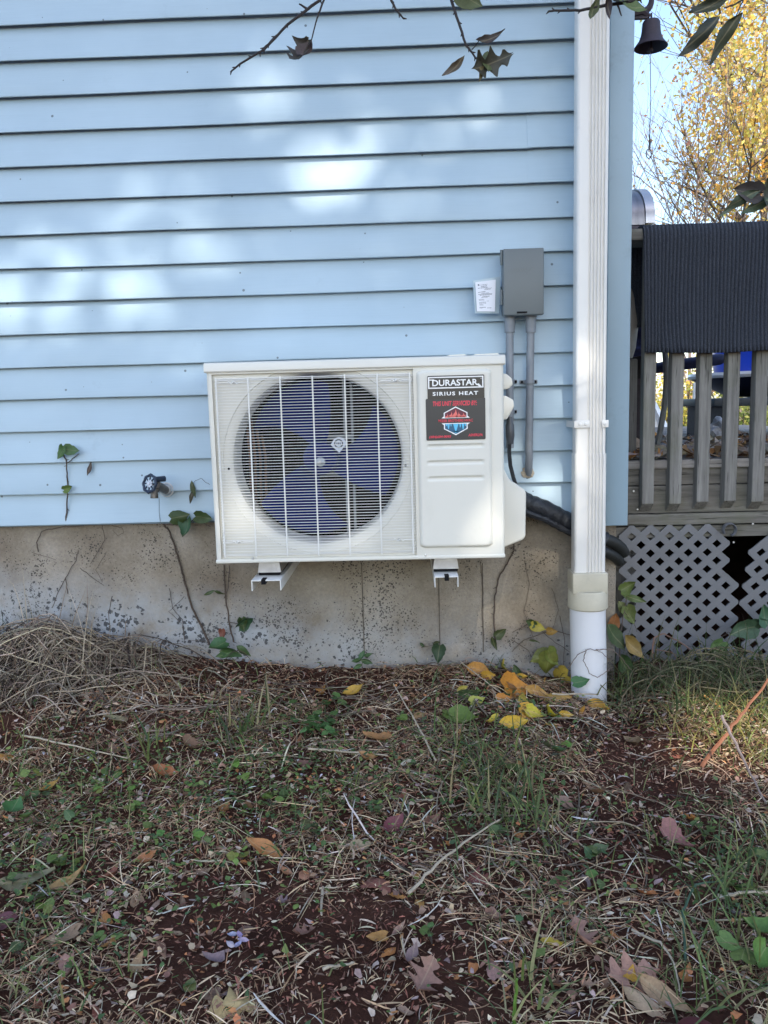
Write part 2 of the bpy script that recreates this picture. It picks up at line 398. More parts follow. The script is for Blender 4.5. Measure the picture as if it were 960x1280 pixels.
# ================================================================== the house
EXP = .1016
house = thing('house', 'light blue vinyl sided house on a stained concrete foundation', 'house', (0, 0, -.6))
def board(parent, k, a, b, off=0.0, side=False):
    z = k*EXP
    pr = [(-.0195, z+.0016), (-.0212, z+.0006), (-.0228, z+.0022), (-.0230, z+.006), (-.0060, z+.094), (-.0030, z+EXP+.013), (.012, z+EXP+.013), (.012, z+.014), (-.0195, z+.0135)]
    # seen from the right the profile is (y, z); a and b run along x (front) or y (side wall)
    m = MB()
    if not side:
        # long boards sag and wave by a millimetre or so
        n = len(pr); ph = rng.uniform(0, 6); ks = max(2, int((b-a)/.09)); rings = []
        for i in range(ks+1):
            x = a+(b-a)*i/ks; dz = .0009*math.sin(x*3.1+ph)+.0005*math.sin(x*7.7+ph*2); dy = .0008*math.sin(x*2.3+ph*3)+.0005*math.sin(x*9.1+ph)
            rings.append([m.bm.verts.new((x, yy-off+(dy if j in (3, 4) else dy*.4), zz+(dz if j < 5 else 0))) for j, (yy, zz) in enumerate(pr)])
        for A, B in zip(rings, rings[1:]):
            for i in range(n): m.bm.faces.new((A[i], B[i], B[(i+1) % n], A[(i+1) % n]))
        m.bm.faces.new(rings[0]); m.bm.faces.new(rings[-1][::-1])
    else:
        n = len(pr); A = [m.bm.verts.new((.672-y, a, zz)) for y, zz in pr]; B = [m.bm.verts.new((.672-y, b, zz)) for y, zz in pr]
        m.bm.faces.new(A); m.bm.faces.new(B[::-1])
        for i in range(n): m.bm.faces.new((A[i], B[i], B[(i+1) % n], A[(i+1) % n]))
    return m.build('siding_board', VINYL, parent, ang=25)
NCOURSE = 27
xj = P(658, 190)[0]
for k in range(NCOURSE):
    if k in (10, 11):
        board(house, k, -4.5, xj+.012)
        m = board(house, k, xj, .645, .0022)
    else:
        board(house, k, -4.5, .645, rng.uniform(-.0006, .0006))
for k in range(NCOURSE): board(house, k, .06, 5.5, 0, True)
m = MB(); m.box((-4.5, .0135, .003), (.665, 5.5, NCOURSE*EXP)); m.build('wall_sheathing', pm('sheathing', (.05, .06, .07)), house)
m = MB(); m.box((-4.6, -.1, NCOURSE*EXP+.004), (.76, 5.6, NCOURSE*EXP+.2)); m.build('roof_edge', WHITE, house)
# foundation, with faint form joints and a cold joint line
m = MB(); m.box((-4.5, .012, -1.2), (.675, 5.5, -.004), .004)
fo = m.build('foundation', CONC, house)
m = MB()
for px in (452, 548, 603):
    a = P(px, 704, .012); b = P(px+rng.uniform(-2, 2), 815, .012)
    m.box((a[0]-.0013, .0095, b[2]), (a[0]+.0013, .0145, a[2]))
m.build('form_joint', pm('joint_brown', (.09, .075, .06), .4, 60, rough=.95), house)  # form lines as thin strips in a dark brown tone
# corner trim
m = MB(); m.box((P(760, 300, -.027)[0], -.027, -.042), (.70, .006, NCOURSE*EXP-.002), .003)
m.box((.672, .004, -.042), (.6997, .085, NCOURSE*EXP-.002), .003)
m.build('corner_trim', TRIM, house)
# white bottom starter strip edge below the lowest board
m = MB(); m.box((-4.5, -.013, -.0035), (.632, .002, -.0005)); m.build('starter_strip', pm('starter_blue', (.16, .23, .29)), house)

# ------------------------------------------------------------------ downspout
YD = -.14
xl, xr = P(719, 560, YD)[0], P(758.5, 560, YD)[0]
ds = thing('downspout', 'white ribbed downspout running down the house corner into a round pipe', 'downspout', ((xl+xr)/2, -.11, -.6))
def ds_prof(x0, x1, y0, y1, r=.010):
    w = x1-x0; pts = []
    for k in range(5):
        a = math.pi+math.pi/2*k/4; pts.append((x0+r+r*math.cos(a), y0+r+r*math.sin(a)))
    f0, f1, n = x0+w*.36, x0+w*.90, 5
    for k in range(n):
        c = f0+(f1-f0)*(k+.5)/n; d = (f1-f0)/n
        for u, dy in ((-.40, 0), (-.2, .0062), (.2, .0062), (.40, 0)): pts.append((c+d*u, y0+dy))
    for k in range(5):
        a = -math.pi/2+math.pi/2*k/4; pts.append((x1-r+r*math.cos(a), y0+r+r*math.sin(a)))
    for k in range(5):
        a = math.pi/2*k/4; pts.append((x1-r+r*math.cos(a), y1-r+r*math.sin(a)))
    for k in range(5):
        a = math.pi/2+math.pi/2*k/4; pts.append((x0+r+r*math.cos(a), y1-r+r*math.sin(a)))
    return pts
zj = P(720, 568, YD)[2]
m = MB(); m.prism(ds_prof(xl+.0015, xr-.0015, YD+.0015, -.082), 'Z', zj-.05, NCOURSE*EXP); m.build('upper_pipe', WHITE, ds, ang=50)
m = MB(); m.prism(ds_prof(xl-.0005, xr+.0005, YD-.001, -.080), 'Z', P(737, 722, YD)[2]-.02, zj); m.build('lower_pipe', WHITE, ds, ang=50)
# strap with two screw tabs
zs = P(740, 530, YD)[2]
m = MB(); m.box((xl-.002, YD-.0035, zs-.011), (xl+.042, YD-.0005, zs+.011), .0012); m.box((xr-.016, YD-.0035, zs-.011), (xr+.004, YD-.0005, zs+.011), .0012)
m.box((xl-.0035, YD-.002, zs-.010), (xl-.0008, -.02, zs+.010)); m.box((xr+.0008, YD-.002, zs-.010), (xr+.0035, -.02, zs+.010))
st = m.build('strap', WHITE, ds)
for x in (xl+.013, xl+.030, xr-.007):
    m = MB(); m.lathe([(.0001, -.0065), (.004, -.006), (.0055, -.003)], (x, YD, zs), 8, 'Y'); m.build('screw', WHITE, st)
ya = -.152
a, b = P(716, 717, ya), P(761, 742, ya)
m = MB(); m.box((a[0], ya, b[2]-.002), (b[0]-.002, -.068, a[2]), .005, 3); m.build('adapter_socket', BEIGE, ds)
a, b = P(713.5, 741, ya), P(763, 763, ya)
rc = (b[0]-a[0])/2; cx = (a[0]+b[0])/2; cy = -.112
z0, z1 = b[2], a[2]
m = MB(); m.lathe([(rc*.85, z1+.002), (rc-.003, z1+.001), (rc, z1-.004), (rc+.0005, z0+.004), (rc-.003, z0), (rc*.9, z0)], (cx, cy, 0), 40); m.build('adapter_collar', BEIGE, ds)
a, b = P(717.5, 800, -.16), P(762.5, 800, -.16); rp = (b[0]-a[0])/2
bx, tx = (P(719, 868, -.16)[0]+P(763, 868, -.16)[0])/2, cx
m = MB(); m.tube([(tx, cy, z0+.01), (tx, cy, z0-.02), (tx*.4+bx*.6, cy, -.45), (bx, cy, -.64)], rp, 40); m.build('drain_pipe', PVC, ds, ang=50)

# ------------------------------------------------------------------ disconnect box with conduits
bxo = thing('disconnect_box', 'grey electrical disconnect box with hinged cover on blue siding', 'electrical box', (*P(653, 393, -.02)[:2], P(653, 393, -.02)[2]))
YB = -.10
a, b = P(629, 311, YB), P(680, 393, YB)
m = MB(); m.box((a[0]+.004, YB+.012, b[2]+.006), (b[0]-.004, -.012, a[2]-.003), .003); m.build('body', GREYBOX, bxo)
m = MB(); m.box((a[0], YB, b[2]), (b[0], YB+.03, a[2]), .0035, 3)
cov = m.build('cover', GREYBOX, bxo)
m = MB(); q0, q1 = P(646, 389.5, YB), P(659, 391.5, YB); m.box((q0[0], YB-.0012, q1[2]), (q1[0], YB+.001, q0[2])); m.build('latch_slot', DARK, cov)
# embossed mark: short bars and a lightning stroke
m = MB(); q = P(652, 337, YB)
for k, h in enumerate((.006, .009, .007, .010, .006, .009, .010)):
    m.box((q[0]-.034+k*.0075, YB-.0007, q[2]-.004), (q[0]-.0295+k*.0075, YB+.001, q[2]-.004+h))
m.prism([(q[0]+.010, q[2]-.014), (q[0]+.013, q[2]-.015), (q[0]+.034, q[2]+.006), (q[0]+.026, q[2]+.004)], 'Y', YB-.0009, YB+.001)
m.build('embossed_mark', GREYBOX, cov, smooth=False)
for py in (322, 372):
    q = P(627, py, -.085); m = MB(); m.tube([(q[0], q[1], q[2]+.022), (q[0], q[1], q[2]-.022)], .0045, 10)
    m.build('hinge', GREYBOX, bxo)
# see-through flap with the rating label, hinged on the left
fl = MB(); A, B = P(591.5, 351, -.075), P(626, 345.5, -.055); Cc, D = P(624, 392, -.055), P(594, 391.5, -.075)
def slab(m, q4, t):
    q4 = [np.asarray(q, float) for q in q4]; n = np.cross(q4[1]-q4[0], q4[3]-q4[0]); n /= np.linalg.norm(n)
    m.raw([*q4, *[q+n*t for q in q4]], [(0, 1, 2, 3), (7, 6, 5, 4), (0, 4, 5, 1), (1, 5, 6, 2), (2, 6, 7, 3), (3, 7, 4, 0)])
slab(fl, (A, B, Cc, D), .004); flp = fl.build('clear_flap', CLEAR, bxo, smooth=False)
nn = np.cross(B-A, D-A); nn /= np.linalg.norm(nn)
if nn[1] > 0: nn = -nn
def fp(u, v, d=.0045): return A*(1-u)*(1-v)+B*u*(1-v)+D*(1-u)*v+Cc*u*v+nn*d
m = MB(); m.raw([fp(.05, .06), fp(.80, .07), fp(.80, .95), fp(.06, .95)], [(0, 1, 2, 3)]); lab = m.build('rating_label', PAPER, flp, smooth=False)
m = MB()
for (u0, u1, v, h) in ((.14, .2, .13, .05), (.2, .5, .16, .012), (.26, .47, .2, .022), (.14, .22, .245, .016), (.24, .5, .245, .018), (.4, .66, .28, .01), (.38, .62, .305, .014), (.14, .24, .37, .014), (.26, .42, .365, .02), (.26, .55, .41, .012), (.14, .68, .435, .012), (.2, .66, .46, .014), (.3, .58, .505, .014), (.25, .5, .53, .012), (.15, .36, .585, .01), (.16, .38, .61, .012), (.16, .42, .67, .012), (.16, .44, .70, .012), (.17, .32, .735, .01), (.17, .33, .76, .01), (.46, .54, .645, .01), (.17, .42, .82, .016), (.17, .3, .845, .01), (.48, .66, .84, .014)):
    u = u0
    while u < u1:
        w_ = rng.uniform(.02, .06); e = min(u1, u+w_)
        m.raw([fp(u, v, .0048), fp(e, v, .0048), fp(e, v+h, .0048), fp(u, v+h, .0048)], [(0, 1, 2, 3)]); u = e+.012
m.build('print_lines', INK, flp, smooth=False)
def screw(m, p, r=.0045): m.lathe([(.0001, -.004), (r*.6, -.0038), (r, -.001), (r, .003)], p, 8, 'Y')
def conduit(px0, py0, px1, py1, label, ends=None):
    t0 = P(px0, py0, -.055); t1 = P(px1, py1, -.045 if ends else -.055)
    c = thing('conduit', label, 'conduit', t1)
    pts = [t0+(t1-t0)*k/40 for k in range(41)]
    if ends: pts = pts[:36]+[P(*e) for e in ends]
    rr = [.0118+(.0004 if k % 2 else 0) for k in range(len(pts))]
    m = MB(); m.tube(pts, rr, 14); m.build('tube', CONDUIT, c)
    q = P(px0, py0, -.055); z = P(px0, 395, -.055)[2]
    m = MB(); m.lathe([(.012, z-.050), (.0155, z-.050), (.0165, z-.034), (.0165, z-.006), (.018, z-.004), (.018, z+.006)], (q[0], -.055, 0), 16); m.build('connector', CONDUIT, c)
    return c
c1 = conduit(637, 400, 637.5, 560, 'grey conduit partly hidden behind the top right of the heat pump')
c2 = conduit(663.5, 400, 661, 586, 'grey conduit running from the grey box down to a caulked wall hole', [(661.5, 572, -.047), (661, 582, -.04), (660.5, 592, -.022), (660.5, 596, 0)])
q = P(662.5, 477, -.055); m = MB(); m.lathe([(.0135, q[2]-.006), (.0142, q[2]-.006), (.0142, q[2]+.006), (.0135, q[2]+.006)], (q[0], -.055, 0), 16)
m.box((q[0]-.028, -.028, q[2]-.006), (q[0]+.028, -.022, q[2]+.006), .002); s2 = m.build('strap', CONDUIT, c2)
m = MB(); screw(m, (q[0]-.021, -.027, q[2])); screw(m, (q[0]+.021, -.027, q[2])); m.build('screw', DARK, s2)
for py in (477, 515):
    q = P(637.5, py, -.055); m = MB(); m.box((q[0]-.004, -.028, q[2]-.006), (q[0]+.026, -.022, q[2]+.006), .002)
    m.lathe([(.0135, q[2]-.006), (.0142, q[2]-.006), (.0142, q[2]+.006), (.0135, q[2]+.006)], (q[0], -.055, 0), 16); s1 = m.build('strap', CONDUIT, c1)
    m = MB(); screw(m, (q[0]+.021, -.027, q[2])); m.build('screw', DARK, s1)
m = MB(); q = P(660, 590, -.02)
bmesh.ops.create_icosphere(m.bm, subdivisions=3, radius=.019)
for v in m.bm.verts:
    s_ = 1+.25*math.sin(9*v.co.x*60+v.co.z*310)*.5+.12*math.sin(v.co.y*400+v.co.x*250)
    v.co = Vector((v.co.x*s_+q[0], v.co.y*.55-.022, v.co.z*s_*1.0+q[2]))
m.build('caulk_lump', pm('old_caulk', (.42, .36, .28), .25, 60, rough=.8, bscale=90, bstr=.6, dirt=.6), c2)

# ------------------------------------------------------------------ hose tap
fq = P(196, 610, -.03)
hb = thing('hose_tap', 'brass hose tap with dark wheel handle sticking out of the siding', 'tap', fq)
m = MB(); e = P(208, 612, -.02); m.lathe([(.0001, -.014), (.012, -.014), (.016, -.008), (.017, 0)], (e[0], e[1], e[2]), 16, 'Y')
m.lathe([(.020, -.004), (.024, -.002), (.024, .004)], e, 16, 'Y'); m.build('wall_flange', pm('old_white_paint', (.5, .5, .5), .2, 40, rough=.6, dirt=.5), hb)
h0 = np.array((e[0], -.03, e[2])); h1 = P(196, 606, -.10)
m = MB(); m.tube([h0, h0*.5+h1*.5, h1], [.013, .014, .012], 12)
dn = P(193, 618, -.10); m.tube([h0*.35+h1*.65, (dn[0], dn[1], dn[2]+.010), dn, dn-np.array((0, .002, .012))], [.010, .011, .0125, .0125], 12)
m.build('body', BRASS, hb)
vb = P(200, 600.5, -.095); m = MB(); m.tube([vb+np.array((-.012, -.01, .004)), vb+np.array((.012, .012, .004))], .009, 12); m.build('vacuum_breaker', NAVYKNOB, hb)
hc = P(187, 604.5, -.125); ax = (hc-h1)/np.linalg.norm(hc-h1)
m = MB(); N_ = 8; u_ = np.cross(ax, (0, 0, 1)); u_ /= np.linalg.norm(u_); v_ = np.cross(u_, ax)
ring = [hc+(u_*math.cos(2*math.pi*k/32)+v_*math.sin(2*math.pi*k/32))*(.0268+.0018*math.cos(8*2*math.pi*k/32)) for k in range(33)]
m.tube(ring, .0042, 8, cap=False)
for k in range(8):
    a_ = 2*math.pi*k/8; dd = u_*math.cos(a_)+v_*math.sin(a_); m.tube([hc+dd*.010, hc+dd*.026], .0026, 6)
m.build('wheel_handle', NAVYKNOB, hb)
m = MB(); m.tube([hc+ax*-.004, hc+ax*.002], [.0125, .0125], 20); m.tube([hc+ax*.002, hc+ax*.006], [.005, .0045], 6)
m.build('handle_tag', pm('tin_tag', (.55, .56, .60), .15, 90, rough=.4, metal=.4), hb)
# thin wire from the tap to the sill
wq = [P(199, 622, -.06), P(199, 640, -.03), P(200.5, 655, -.02)]
tag(MB().tube(wq, .0011, 5).build('wire', pm('grey_wire', (.22, .26, .30), .1)), 'thin grey wire hanging straight down below the hose tap', 'wire')

# ------------------------------------------------------------------ insulated line set
ls = thing('line_set', 'black taped pipe bundle from the heat pump running behind the downspout', 'pipe', P(700, 660, -.05))
pts = [P(646, 622, -.10), P(660, 630, -.09), P(680, 637, -.07), P(700, 648, -.05), P(722, 659, -.042), P(745, 671, -.04), P(757, 678, -.04)]
m = MB(); pp = []
for k in range(len(pts)-1):
    for j in range(6): pp.append(pts[k]+(pts[k+1]-pts[k])*j/6)
rr = [.031+.0009*math.sin(k*1.7)+.0006*math.sin(k*4.1) for k in range(len(pp))]
m.tube(pp, rr, 18)
m.build('taped_wrap', TAPE, ls)
m = MB(); pp2 = [p+np.array((0, -.020, -.028)) for p in pp]; m.tube(pp2, [.011+.001*math.sin(k*2.2) for k in range(len(pp2))], 10); m.build('drain_hose', TAPE, ls)
for (p0, p1, p2, r) in (((752, 673), (772, 677), (779, 690), .019), ((752, 688), (768, 694), (774, 701), .0165)):
    a_, b_, c_ = P(*p0, -.045), P(*p1, -.03), P(*p2, .01)
    cv = [a_*(1-t)**2+b_*2*t*(1-t)+c_*t*t for t in np.linspace(0, 1, 10)]+[c_+np.array((.002, .03, -.002)), c_+np.array((-.006, .10, -.004)), c_+np.array((-.02, .22, -.006))]
    m = MB(); m.tube(cv, [r+.0008*(k % 2) for k in range(len(cv))], 16); m.build('foam_sleeve', FOAM, ls)
# ================================================================== the heat pump
AX0, AX1, AZ0, AZ1, YF, YK = -.5406, .2644, -.067, .487, -.3895, -.085
hp = thing('heat_pump', 'cream outdoor heat pump unit with round wire grille on the house wall', 'heat pump', ((AX0+AX1)/2, -.24, AZ0))
FC = P(396.5, 575, YF); RI, RO = .2315, .262
def front_panel():
    m = MB(); bm = m.bm; N = 128
    x0, x1, z0, z1 = AX0, AX1, AZ0+.004, AZ1-.026
    gx0, gx1 = P(270, 575, YF)[0], P(519, 575, YF)[0]      # grille field
    # rectangle corners matched to the polar rays round the fan centre
    def rect(a):
        dx, dz = math.cos(a), math.sin(a); t = 1e9
        if dx > 1e-9: t = min(t, (gx1-.001-FC[0])/dx)
        if dx < -1e-9: t = min(t, (gx0-FC[0])/dx)
        if dz > 1e-9: t = min(t, (z1-.006-FC[2])/dz)
        if dz < -1e-9: t = min(t, (z0+.008-FC[2])/dz)
        return t
    angs = sorted(set([2*math.pi*k/N for k in range(N)]+[math.atan2(zc-FC[2], xc-FC[0]) % (2*math.pi) for xc in (gx0, gx1-.001) for zc in (z0+.008, z1-.006)]))
    rec = .012
    prof = [(1.0, YF+rec)]
    rings = []
    for a in angs:
        t = rect(a); col = [(FC[0]+t*math.cos(a), YF+rec, FC[2]+t*math.sin(a))]
        # flare: flat field -> shallow step -> bell mouth -> duct
        ro = min(RO, t*.995)
        for r, y in ((ro, YF+rec), (ro-.0015, YF+rec+.003), (RI+.020, YF+rec+.004), (RI+.012, YF+rec+.006), (RI+.005, YF+rec+.012), (RI+.0012, YF+rec+.022), (RI, YF+rec+.04), (RI, YF+rec+.10)):
            r = min(r, t*.993); col.append((FC[0]+r*math.cos(a), y, FC[2]+r*math.sin(a)))
        rings.append([bm.verts.new(c) for c in col])
    n = len(rings)
    for k in range(n):
        A, B = rings[k], rings[(k+1) % n]
        for j in range(len(A)-1): bm.faces.new((A[j], B[j], B[j+1], A[j+1]))
    # step round the grille field, then the flat border and the right hand side
    def quad(*c): bm.faces.new([bm.verts.new(p) for p in c])
    bx0, bx1, bz0, bz1 = gx0, gx1-.001, z0+.008, z1-.006
    for (p, q) in (((bx0, bz0), (bx1, bz0)), ((bx1, bz0), (bx1, bz1)), ((bx1, bz1), (bx0, bz1)), ((bx0, bz1), (bx0, bz0))):
        quad((p[0], YF+rec, p[1]), (q[0], YF+rec, q[1]), (q[0], YF, q[1]), (p[0], YF, p[1]))
    rr = .009
    quad((x0+rr, YF, bz0), (bx0, YF, bz0), (bx0, YF, bz1), (x0+rr, YF, bz1))
    quad((bx1, YF, bz0), (x1-rr, YF, bz0), (x1-rr, YF, bz1), (bx1, YF, bz1))
    quad((x0+rr, YF, z0), (x1-rr, YF, z0), (x1-rr, YF, bz0), (x0+rr, YF, bz0))
    quad((x0+rr, YF, bz1), (x1-rr, YF, bz1), (x1-rr, YF, z1), (x0+rr, YF, z1))
    for sx, xe in ((-1, x0), (1, x1)):
        prev = None
        for k in range(5):
            a = math.pi/2*k/4; x = xe-sx*rr+sx*rr*math.sin(a); y = YF+rr-rr*math.cos(a)
            if prev: quad((prev[0], prev[1], z0), (x, y, z0), (x, y, z1), (prev[0], prev[1], z1))
            prev = (x, y)
    bmesh.ops.remove_doubles(bm, verts=bm.verts, dist=1e-5)
    return m.build('front_panel', CREAM, hp, ang=28)
fpn = front_panel()
# side and rear casing, base pan, inner darkness
m = MB(); m.box((AX0, YF+.009, AZ0+.004), (AX0+.004, YK, AZ1-.026)); m.box((AX1-.004, YF+.009, AZ0+.004), (AX1, YK, AZ1-.026)); m.build('side_panel', CREAM, hp)
m = MB(); m.box((AX0-.001, YF-.0015, AZ0), (AX1+.001, YK, AZ0+.011), .003); m.build('base_pan', CREAM, hp)
m = MB(); m.box((AX0+.01, YK-.024, AZ0+.012), (AX1-.01, YK-.004, AZ1-.028))
for k in range(72):
    x = AX0+.03+k*.0085
    if x < AX1-.18: m.box((x, YK-.032, AZ0+.02), (x+.0012, YK-.023, AZ1-.04))
m.build('coil', FIN, hp)
m = MB()
for z in np.linspace(AZ0+.06, AZ1-.08, 15): m.tube([(AX0+.03, YK-.04, z), (AX0+.016, YK-.052, z+.012), (AX0+.03, YK-.04, z+.024)], .0045, 6)
for k in range(4): m.tube([(AX0+.055+k*.016, YK-.05, AZ0+.05+.03*k), (AX0+.06+k*.016, YK-.055, FC[2]), (AX0+.05+k*.016, YK-.05, AZ1-.09-.04*k)], .004, 6)
m.build('copper_pipe', COPPER, hp)
m = MB(); m.box((AX1-.22, YF+.115, AZ0+.02), (AX1-.215, YK-.03, AZ1-.03)); m.build('inner_partition', DARK, hp)
# top cover with rolled lip and raised corner grips
m = MB(); tz = AZ1-.027
m.prism([(YF-.004, tz), (YF-.006, tz+.003), (YF-.006, tz+.018), (YF-.003, tz+.024), (YF+.006, tz+.027), (YK-.002, tz+.027), (YK+.004, tz+.02), (YK+.004, tz), (YK, tz), (YF+.001, tz)], 'X', AX0-.004, AX1+.004)
tc = m.build('top_cover', CREAM, hp, ang=30)
m = MB()
for xa, xb in ((AX1-.085, AX1-.006), (AX1-.155, AX1-.095)): m.prism([(xa, tz+.0265), (xa+.012, tz+.0305), (xb-.008, tz+.0315), (xb, tz+.0265)], 'Y', YF+.02, YF+.09)
m.build('hand_grip', CREAM, tc)
# service door, one height field with rounded edge and three pressed grooves
dx0, dx1 = P(522, 570, YF)[0]+.001, P(615, 570, YF)[0]; dz0, dz1 = P(568, 684, YF)[2], P(568, 461.5, YF)[2]
def door():
    nx, nz = 44, 230; xs = np.linspace(dx0, dx1, nx); zs = np.linspace(dz0, dz1, nz)
    X, Z = np.meshgrid(xs, zs, indexing='ij')
    hw, hh = (dx1-dx0)/2, (dz1-dz0)/2; cx, cz = (dx0+dx1)/2, (dz0+dz1)/2; rad = .018
    qx = np.abs(X-cx)-(hw-rad); qz = np.abs(Z-cz)-(hh-rad)
    d = np.sqrt(np.maximum(qx, 0)**2+np.maximum(qz, 0)**2)+np.minimum(np.maximum(qx, qz), 0)-rad
    t = np.clip(-d/.010, 0, 1); H = .011*np.sqrt(1-(1-t)**2)
    gz_ = [(P(568, 557.5, YF)[2]), (P(568, 577.5, YF)[2]), (P(568, 597.5, YF)[2])]
    gx0_, gx1_ = P(535, 577, YF)[0], P(604, 577, YF)[0]
    for g in gz_:
        ex = np.clip(np.minimum(X-gx0_, gx1_-X)/.003, 0, 1); dz = (Z-g)/.0058
        H -= .0045*ex*np.clip(1-np.abs(dz)**3, 0, 1)
    V = np.stack([X, YF-H+.0006, Z], -1).reshape(-1, 3)
    i = np.arange(nx*nz).reshape(nx, nz)
    F = np.stack([i[:-1, :-1], i[1:, :-1], i[1:, 1:], i[:-1, 1:]], -1).reshape(-1, 4)
    keep = (d.reshape(-1)[F] < .0004).any(1)
    o0 = np.array(origin(hp)); return np_mesh('service_door', V-o0, F[keep], None, CREAM, hp)
dr = door()
YP = YF-.0112
# brand badge and service sticker
def rrect(x0, x1, z0, z1, r, n=4):
    pts = []
    for cx, cz, a0 in ((x1-r, z1-r, 0), (x0+r, z1-r, 90), (x0+r, z0+r, 180), (x1-r, z0+r, 270)):
        for k in range(n+1): a = R(a0+90*k/n); pts.append((cx+r*math.cos(a), cz+r*math.sin(a)))
    return pts
def flat(poly, y, name, mat, parent):
    m = MB(); m.raw([(p[0], y, p[1]) for p in poly], [tuple(range(len(poly)))]); return m.build(name, mat, parent, smooth=False)
b0, b1 = P(534, 470, YP), P(605.5, 497.5, YP)
m = MB(); m.prism(rrect(b0[0], b1[0], b1[2], b0[2], .003), 'Y', YP-.0016, YP+.004); bad = m.build('brand_badge', BLACKP, hp, smooth=False)
y1 = YP-.0019; bw = b1[0]-b0[0]; bh = b0[2]-b1[2]; bcx = (b0[0]+b1[0])/2
def bu(u): return b0[0]+u*bw
def bv(v): return b0[2]-v*bh
m = MB()                                                     # white outline, open where the first and last letters run into it
def bar(u0, v0, u1, v1): m.raw([(bu(u0), y1, bv(v0)), (bu(u1), y1, bv(v0)), (bu(u1), y1, bv(v1)), (bu(u0), y1, bv(v1))], [(0, 1, 2, 3)])
bar(.012, .05, .985, .10); bar(.012, .50, .93, .55); bar(.012, .10, .034, .50); bar(.963, .10, .985, .55)
bar(.034, .155, .12, .20); m.raw([(bu(.86), y1, bv(.40)), (bu(.90), y1, bv(.37)), (bu(.963), y1, bv(.52)), (bu(.963), y1, bv(.55)), (bu(.93), y1, bv(.55))], [(0, 1, 2, 3, 4)])
m.build('outline', WHITEP, bad, smooth=False)
lettering('DURASTAR', (bu(.485), bv(.31)), bw*.80, bh*.27, WHITEP, bad, y1-.0002, bold=.022)
lettering('SIRIUS HEAT', (bu(.49), bv(.77)), bw*.80, bh*.16, WHITEP, bad, y1, bold=.03, space=1.25)
lettering('R', (bu(.945), bv(.17)), bw*.016, bh*.04, WHITEP, bad, y1-.0001)
b0, b1 = P(532, 498.5, YP), P(607, 549, YP); bw = b1[0]-b0[0]; bh = b0[2]-b1[2]; bcx = (b0[0]+b1[0])/2
m = MB(); m.prism(rrect(b0[0], b1[0], b1[2], b0[2], .004), 'Y', YP-.0007, YP+.004); stk = m.build('service_sticker', NAVYP, hp, smooth=False)
y1 = YP-.0010
lettering('THIS UNIT SERVICED BY:', (bu(.49), bv(.125)), bw*.74, bh*.115, REDP, stk, y1, shear=.18, bold=.03)
lettering('(484)684-0095', (bu(.235), bv(.92)), bw*.37, bh*.075, REDP, stk, y1, shear=.18, bold=.03)
lettering('ASHERS,PA', (bu(.83), bv(.895)), bw*.24, bh*.075, REDP, stk, y1, shear=.18, bold=.03)
def sv(pts, y, name, mat): 
    m = MB(); m.raw([(bu(u), y, bv(v)) for u, v in pts], [tuple(range(len(pts)))]); return m.build(name, mat, stk, smooth=False)
sv([(.50, .20), (.70, .345), (.70, .43), (.74, .475), (.26, .475), (.30, .43), (.30, .345)], y1, 'hexagon', WHITEP)
sv([(.26, .595), (.74, .595), (.70, .635), (.70, .735), (.50, .885), (.30, .735), (.30, .635)], y1, 'hexagon', WHITEP)
sv([(.50, .228), (.682, .358), (.682, .462), (.318, .462), (.318, .358)], y1-.0002, 'flame_field', MAROON)
sv([(.318, .612), (.682, .612), (.682, .722), (.50, .856), (.318, .722)], y1-.0002, 'ice_field', TEAL)
m = MB()
for u0, u1, vt, mid in ((.32, .40, .37, .36), (.37, .45, .32, .43), (.43, .54, .265, .50), (.50, .60, .33, .55), (.57, .66, .345, .63), (.62, .68, .39, .655)):
    m.raw([(bu(a), y1-.0004, bv(v)) for a, v in ((u0, .462), (u1, .462), (u1-.008, .42), (mid+.012, vt+.05), (mid, vt), (mid-.004, vt+.06), (u0+.008, .425))], [(0, 1, 2, 3, 4, 5, 6)])
m.build('flames', CORAL, stk, smooth=False)
m = MB()
for u0, u1, vb in ((.325, .36, .66), (.355, .40, .735), (.41, .43, .67), (.455, .545, .80), (.56, .59, .70), (.60, .645, .75), (.65, .68, .67)):
    m.raw([(bu(a), y1-.0004, bv(v)) for a, v in ((u0, .612), (u1, .612), ((u0+u1)/2+.006, vb), ((u0+u1)/2-.006, vb))], [(0, 1, 2, 3)])
m.raw([(bu(a), y1-.0004, bv(v)) for a, v in ((.44, .79), (.50, .835), (.56, .79), (.53, .815), (.50, .80), (.46, .815))], [(0, 1, 2, 3, 4, 5)])
m.build('icicles', CYAN, stk, smooth=False)
lettering('MIZER BROTHERS HVAC', (bu(.50), bv(.535)), bw*.58, bh*.065, REDP, stk, y1-.0003, bold=.015)

